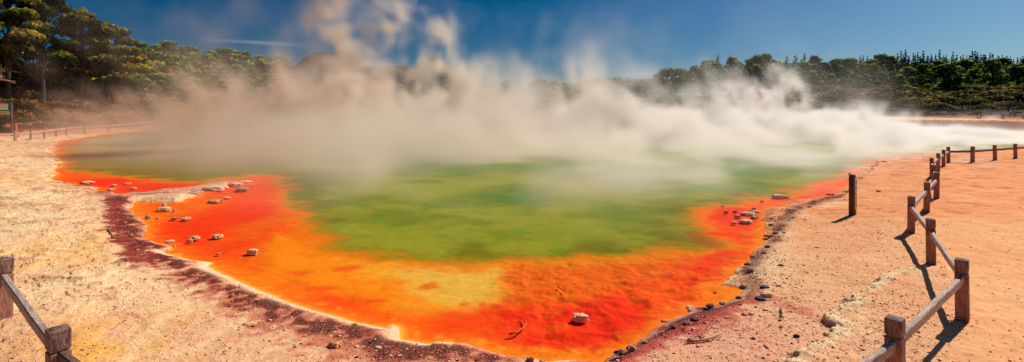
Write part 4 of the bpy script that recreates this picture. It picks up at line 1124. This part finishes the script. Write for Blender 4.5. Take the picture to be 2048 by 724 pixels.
def tree_proto(kind, seed):
    """unit variants, returned as (trunk builder, crown arrays, height)"""
    r = random.Random(seed); q = MB()
    if kind == 'pine':                     # open, flat layered crown on visible limbs
        H = 12.0; L = rings_of_lobes(seed, H, 4.6, 4.4, 17, .46, 1.1, .3); L = [(a, b, c, d * .72, e * .72, f * .8) for a, b, c, d, e, f in L]
        trunk = [(0, 0, -.6), (.15, 0, 3), (.1 + r.uniform(-.4, .4), .1, 6.5), (r.uniform(-.4, .4), 0, 10.6)]
        q.tube(trunk, [.30, .25, .19, .06], 8)
        for l in L: q.tube([(.1, 0, max(2.5, l[2] - 1.8)), (l[0] * .5, l[1] * .5, l[2] - .8), (l[0], l[1], l[2])], [.11, .075, .03], 5)
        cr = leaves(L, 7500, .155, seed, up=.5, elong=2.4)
    elif kind == 'forest':                 # rounded bushy crown
        H = 10.0; L = rings_of_lobes(seed, H, 3.8, .7, 30, .8, 1.15, .55); L = [(a, b, c, d * .58, e * .58, f * .66) for a, b, c, d, e, f in L]
        q.tube([(0, 0, -.6), (.1, 0, 3), (0, .1, 8.6)], [.26, .2, .06], 7)
        for l in L[::2]: q.tube([(0, 0, max(1.8, l[2] - 1.6)), (l[0], l[1], l[2])], [.09, .03], 5)
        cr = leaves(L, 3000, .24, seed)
    elif kind == 'conifer':
        H = 14.0; L = []
        for i in range(16):
            t = i / 15; z = 2.2 + 11.3 * t; R = 2.7 * (1 - t) ** 1.0 + .05
            for k in range(3 if t < .75 else 1):
                a = i * 1.7 + k * 2.1; L.append((R * .5 * math.cos(a) * (t < .9), R * .5 * math.sin(a) * (t < .9), z, R * .55 + .1, R * .55 + .1, .42))
        q.tube([(0, 0, -.6), (0, 0, 7), (0, 0, 14)], [.26, .16, .03], 6)
        cr = leaves(L, 2200, .20, seed, up=-.1)
    elif kind == 'umbrella':
        H = 9.0; L = [(0, 0, 8.0, 3.0, 3.0, .8), (-2.6, .3, 7.2, 2.2, 2, .6), (2.6, -.3, 7.4, 2.3, 2, .6), (-1, 1, 8.4, 1.8, 1.8, .6), (4.2, 0, 6.6, 1.2, 1.2, .5), (-4.0, 0, 6.4, 1.3, 1.3, .45)]
        q.tube([(0, 0, -.6), (.1, 0, 3), (0, .1, 7.6)], [.3, .24, .12], 7)
        for l in L: q.tube([(0, 0, 4.2), (l[0], l[1], l[2] - .3)], [.13, .04], 5)
        cr = leaves(L, 1300, .36, seed)
    else:                                  # shrub: a broad low dome of stems
        H = 2.6; L = []
        for i in range(9):
            a = i * 2.4; rr = 1.35 * math.sqrt(i / 9); s = r.uniform(.6, 1.0)
            L.append((rr * math.cos(a), rr * math.sin(a), 1.15 + .7 * (1 - rr / 1.6) + r.uniform(-.2, .3), s, s, s * .7))
        for k in range(6):
            a = k * 1.05; q.tube([(0, 0, -.4), (.5 * math.cos(a), .5 * math.sin(a), .7), (1.0 * math.cos(a), 1.0 * math.sin(a), 1.5)], [.07, .05, .02], 5)
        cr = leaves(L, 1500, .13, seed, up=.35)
    return q, cr, H

VAR = {}
def variants(kind, leafmat, seeds):
    out = []
    for s in seeds:
        q, (V, F, tone), H = tree_proto(kind, s)
        tm = bpy.data.meshes.new(kind + '_trunk'); tm.from_pydata(q.v, [], q.f); tm.materials.append(M['bark'])
        o = mesh_np('crown', V, F, M[leafmat], cols={'tone': tone}); cm = o.data; COL.objects.unlink(o); bpy.data.objects.remove(o)
        out.append((tm, cm, H))
    VAR[(kind, leafmat)] = out
for k, l, s in (('pine', 'pine_leaf', (1, 2, 3)), ('forest', 'wood_leaf', (4, 5, 6, 7, 8, 9)), ('conifer', 'conifer_leaf', (10, 11, 12)), ('umbrella', 'wood_leaf', (13,)), ('conifer', 'wood_leaf', (23, 24)), ('shrub', 'scrub_leaf', (14, 15, 16, 17)), ('shrub', 'bank_leaf', (18, 19, 20, 21))):
    variants(k, l, s)
NM = {'pine': 'pine_tree', 'forest': 'bushy_tree', 'conifer': 'conifer_tree', 'umbrella': 'canopy_tree', 'shrub': 'shrub'}
RT = random.Random(11)
def tz(x, y): return float(terrain_z(np.array([float(x)]), np.array([float(y)]))[0])
def plant(kind, leaf, px, depth, top_y, label, group=None, wide=1.0, vi=None, z=None):
    v = VAR[(kind, leaf)]; tm, cm, H = v[RT.randrange(len(v)) if vi is None else vi % len(v)]
    p = D(px, depth); p.z = tz(p.x, p.y) if z is None else z
    ztop = CH + (217 - top_y) * depth / 1000; s = max(.35, (ztop - p.z) / H)
    e = empty(NM[kind], p, RT.uniform(0, 6.28)); e.scale = (s * wide, s * wide, s); tag(e, label, 'shrub' if kind == 'shrub' else 'tree', group)
    link(bpy.data.objects.new('stems' if kind == 'shrub' else 'trunk', tm), e); link(bpy.data.objects.new('crown', cm), e)
    return e
tab = lambda px, *t: float(np.interp(px, [a for a, _ in t], [b for _, b in t]))

# the tall pines on the left bank
plant('pine', 'pine_leaf', 18, 76, -38, 'tallest dark pine filling the upper left corner', wide=.8, vi=0)
plant('pine', 'pine_leaf', 88, 80, -26, 'tall open pine whose long limb hangs over the sky beside the corner pine', wide=.7, vi=1)
plant('pine', 'pine_leaf', -70, 72, -20, 'pine cut by the left edge beside the corner pine', wide=.9, vi=2)
plant('pine', 'pine_leaf', 166, 86, 26, 'pointed bushy pine standing between the tall corner pines and the flat topped one', wide=.72, vi=2)
plant('pine', 'pine_leaf', 216, 90, 48, 'flat topped pine at the right end of the left bank above the gap of sky', wide=.95, vi=0)
plant('pine', 'pine_leaf', 128, 90, 82, 'low dark pine tucked between the tall open pine and the pointed one', wide=.9, vi=1)
plant('pine', 'pine_leaf', 52, 92, 70, 'low dark pine seen under the limbs of the corner pine', wide=1.0, vi=2)
# scrub on the left bank
for row, (dep, y0, n_) in enumerate(((70, 236, 9), (74, 214, 10), (78, 192, 10), (82, 168, 10), (87, 142, 10), (92, 118, 8))):
    for i in range(n_):
        px = -30 + (320 if dep < 85 else 300) * (i + .5 * (row % 2) + RT.uniform(-.2, .2)) / n_
        dd = dep + max(0, px - 40) * .085
        plant('shrub', 'bank_leaf', px, dd, y0 - 14 + RT.uniform(-7, 7), 'rusty brown bush on the slope under the left pines', 'rusty bushes on the left bank', wide=RT.uniform(.75, 1.15))
# the wood between the bank and the far cones
for row, (dd, dy) in enumerate(((2, 0), (-12, 16), (-26, 36), (-38, 58))):
    for i in range(13 - row):
        px = 262 + 330 * (i + .5 * (row % 2)) / (13 - row) + RT.uniform(-6, 6)
        top = tab(px, (250, 104), (285, 88), (330, 84), (380, 92), (430, 98), (480, 96), (520, 106), (560, 116), (600, 130)) + dy + RT.uniform(-5, 6)
        plant('forest', 'wood_leaf', px, tab(px, (250, 128), (560, 185)) + dd, top, 'dark green tree of the wood behind the left steam', 'trees of the wood left of the far cones', wide=RT.uniform(1.1, 1.6))
for i in range(24):
    px = 270 + 330 * i / 24 + RT.uniform(-8, 8); row = i % 2
    plant('shrub', 'bank_leaf', px, tab(px, (250, 100), (600, 150)) + row * 8, 196 - row * 14 + RT.uniform(-6, 6), 'rusty bush at the foot of the wood in thin steam', 'rusty bushes below the left wood', wide=RT.uniform(.9, 1.4))
# low wood behind the steam in the middle
for i in range(20):
    px = 1050 + 330 * i / 20 + RT.uniform(-6, 6)
    plant('forest', 'wood_leaf', px, 205 + RT.uniform(-8, 20), tab(px, (1050, 170), (1080, 157), (1130, 160), (1150, 165), (1170, 154), (1230, 153), (1260, 158), (1320, 154), (1370, 150)) + RT.uniform(-2, 6), 'hazy low tree on the rise behind the middle of the steam', 'hazy trees behind the middle steam', wide=RT.uniform(1.6, 2.2))
for i in range(16):
    px = 600 + 470 * i / 16
    plant('forest', 'wood_leaf', px, 215 + RT.uniform(-6, 20), RT.uniform(160, 172), 'hazy low tree hidden low in the steam under the far cones', 'hazy trees under the far cones', wide=1.5)
plant('umbrella', 'wood_leaf', 1346, 188, 136, 'flat crowned tree standing out above the hazy middle rise')
# the wood on the right
def rtop(px): return tab(px, (1370, 150), (1392, 132), (1430, 118), (1470, 120), (1510, 111), (1560, 114), (1600, 113), (1660, 119), (1700, 120), (1740, 113), (1800, 118), (1900, 118), (2000, 120), (2080, 118))
lab_c = {0: 'pointed conifer standing on the skyline row of the right wood', 1: 'pointed conifer in the second row of the right wood', 2: 'pointed conifer in the shaded middle of the right wood', 3: 'pointed conifer in the front row of the right wood'}
lab = {0: 'bright green topped tree on the skyline of the right wood', 1: 'tree of the second row of the right wood', 2: 'shaded tree in the middle of the right wood', 3: 'front tree of the right wood above the scrub'}
for row, (dep, dy, n_) in enumerate(((240, 0, 42), (222, 14, 40), (204, 30, 34), (186, 48, 28))):
    for i in range(n_):
        px = 1385 + row * 22 + (790 - row * 22) * (i + .5 * (row % 2)) / n_ + RT.uniform(-7, 7)
        if row >= 2 and 1400 < px < 1530 and rtop(px) + dy < 182: continue
        kd = RT.random() < .3
        plant('conifer' if kd else 'forest', 'wood_leaf', px, dep + RT.uniform(-6, 6), rtop(px) + dy + RT.uniform(-6, 10) - (4 if kd else 0), lab_c[row] if kd else lab[row], 'wood row %s on the right hillside' % ('one', 'two', 'three', 'four')[row] + (', conifers' if kd else ''), wide=RT.uniform(1.5, 2.0) if kd else RT.uniform(1.05, 1.45))
for px, top, l, w in ((1895, 128, 'broad very dark tree with drooping tiers in the right wood', 1.5), (1985, 118, 'tall dark tree with a bare trunk near the right edge', 1.1), (1800, 150, 'olive tree lit on its left side in the middle of the right wood', 1.1), (2035, 130, 'dark tree at the right edge of the wood', 1.3)):
    plant('forest', 'wood_leaf', px, 165, top, l, wide=w)
for i in range(84):
    px = 1728 + 350 * i / 84 + RT.uniform(-3, 3)
    top = 112 + RT.uniform(-5, 8) - (RT.uniform(4, 9) if RT.random() < .22 else 0)
    plant('conifer', 'conifer_leaf', px, 300 + RT.uniform(-10, 25), top, 'spiky dark conifer on the skyline of the right hill', 'conifers along the right skyline', z=11, wide=RT.uniform(.8, 1.15))
# scrub in front of the right wood
for row, (dep, y0, n_) in enumerate(((104, 223, 15), (113, 210, 15), (125, 197, 15), (141, 184, 16), (160, 171, 17))):
    for i in range(n_):
        px = 1430 + 640 * (i + .5 * (row % 2) + RT.uniform(-.25, .25)) / n_
        dd = dep + max(0, 1800 - px) * .09
        top = y0 + RT.uniform(-9, 7)
        if 1425 < px < 1515 and top < 186: continue
        plant('shrub', 'scrub_leaf', px, dd, top, 'olive brown scrub bush on the slope right of the pool', 'scrub bushes on the right slope', wide=RT.uniform(1.1, 1.9))
plant('shrub', 'scrub_leaf', 1958, 90, 219, 'round golden topped bush beside the terrace left of the visitors', wide=1.25, vi=1)

# ------------------------------------------------------------------ people
def person_mesh(name, shirt, trousers, skin, hair, pose=0):
    J = {'pel': (0, 0, .93), 'che': (0, 0, 1.25), 'nec': (0, 0, 1.46), 'hea': (0, -.01, 1.60), 'top': (0, 0, 1.72)}
    E = [('pel', 'che'), ('che', 'nec'), ('nec', 'hea'), ('hea', 'top')]
    Rr = {'pel': (.15, .11), 'che': (.17, .12), 'nec': (.06, .06), 'hea': (.085, .10), 'top': (.06, .07)}
    for s, n in ((1, 'r'), (-1, 'l')):
        st = .12 * s * pose
        J['hip' + n] = (.09 * s, 0, .88); J['kne' + n] = (.10 * s, -.02 - st, .49); J['ank' + n] = (.10 * s, .02 - st, .08); J['toe' + n] = (.11 * s, -.16 - st, .04)
        J['sho' + n] = (.19 * s, 0, 1.40); J['elb' + n] = (.25 * s, .02 + st * .6, 1.12); J['wri' + n] = (.22 * s, -.14 * (1 + pose), .96 + .12 * pose); J['han' + n] = (.21 * s, -.20 * (1 + pose), .91 + .12 * pose)
        E += [('pel', 'hip' + n), ('hip' + n, 'kne' + n), ('kne' + n, 'ank' + n), ('ank' + n, 'toe' + n), ('che', 'sho' + n), ('sho' + n, 'elb' + n), ('elb' + n, 'wri' + n), ('wri' + n, 'han' + n)]
        Rr.update({'hip' + n: (.09, .09), 'kne' + n: (.06, .06), 'ank' + n: (.045, .05), 'toe' + n: (.04, .03), 'sho' + n: (.06, .06), 'elb' + n: (.042, .042), 'wri' + n: (.03, .03), 'han' + n: (.03, .04)})
    ks = list(J); me = bpy.data.meshes.new('sk'); me.from_pydata([J[k] for k in ks], [(ks.index(a), ks.index(b)) for a, b in E], [])
    o = link(bpy.data.objects.new('sk', me)); o.modifiers.new('s', 'SKIN'); o.modifiers.new('u', 'SUBSURF').levels = 1
    for i, k in enumerate(ks): me.skin_vertices[0].data[i].radius = Rr[k]
    me.skin_vertices[0].data[0].use_root = True
    dg = bpy.context.evaluated_depsgraph_get(); dg.update(); r = bpy.data.meshes.new_from_object(o.evaluated_get(dg)); r.name = name
    bpy.data.objects.remove(o)
    r.materials.clear()
    for m_ in (shirt, trousers, skin, hair): r.materials.append(m_)
    for p in r.polygons:
        c = p.center
        p.material_index = 3 if c.z > 1.64 or (c.z > 1.55 and c.y > .04) else 2 if c.z > 1.45 else 1 if (c.z < .96 and abs(c.x) < .19) else 2 if c.z < 1.1 and abs(c.x) > .17 else 0
        p.use_smooth = True
    return r
fm = lambda n_, c: mat_plain(n_, tuple(alb(*c)), .8)
skin_m, hair_m = fm('skin', (215, 150, 120)), fm('dark_hair', (50, 32, 28))
CL = {'white': fm('white_cloth', (235, 225, 222)), 'pink': fm('pink_cloth', (225, 150, 160)), 'navy': fm('navy_cloth', (40, 50, 85)), 'grey': fm('grey_cloth', (150, 150, 165)), 'red': fm('red_cloth', (200, 50, 50)), 'teal': fm('teal_cloth', (60, 100, 110)), 'tan': fm('tan_cloth', (170, 130, 100))}
PM = {}
def person(px, depth, z, label, shirt, trou, rot, pose=0, group=None):
    k = (shirt, trou, pose)
    if k not in PM: PM[k] = person_mesh('person', CL[shirt], CL[trou], skin_m, hair_m, pose)
    p = D(px, depth); p.z = z if z is not None else sheet_z(np.array([p.x]), np.array([p.y]))[0]
    o = link(bpy.data.objects.new('person', PM[k])); o.location = p; o.rotation_euler = (0, 0, rot)
    tag(o, label, 'person', group)
    return o
person(2004, 90, None, 'person in a pink top standing left of the low far right fence', 'pink', 'teal', 1.2)
person(2021, 93, None, 'person in a white top, left one of the pair by the far right fence', 'white', 'navy', .4, 1)
person(2029, 93, None, 'person in a pale grey top, right one of the pair by the far right fence', 'grey', 'navy', -.5)
# lookout deck on the hillside
zl = CH + (217 - 173) * .205; xa, xb = D(1440, 205).x, D(1502, 205).x
lk = empty('lookout_deck', ((xa + xb) / 2, 205, zl)); tag(lk, 'small railed lookout deck crowded with visitors on the right hillside', 'lookout'); W = (xb - xa) / 2
MB().loft([[Vector((-W, a, -.25)), Vector((W, a, -.25)), Vector((W, a, 0)), Vector((-W, a, 0))] for a in (-1.3, 1.6)]).build('deck', M['post'], lk)
q = MB()
for z_ in (.5, 1.0): q.beam((-W, -1.25, z_), (W, -1.25, z_), .08, .1)
q.build('railing', M['rail'], lk)
for i in range(7):
    xx = -W + .2 + (2 * W - .4) * i / 6; q = MB(); q.beam((xx, -1.1, -4), (xx, -1.1, 1.05), .15, .15, up=Vector((0, 1, 0))); q.build('post', M['post'], lk)
cs = ['pink', 'white', 'red', 'white', 'tan', 'pink', 'grey', 'white', 'red', 'white', 'navy', 'pink', 'white', 'grey']
for i in range(14):
    person(1443 + i * 4.1 + RT.uniform(-.8, .8), 205 + RT.uniform(-.6, .9), zl, 'visitor standing at the railing of the hillside lookout deck', cs[i], 'navy' if i % 2 else 'tan', RT.uniform(-.6, .6), i % 2, 'visitors on the lookout deck')
print('all', time.time() - T0)
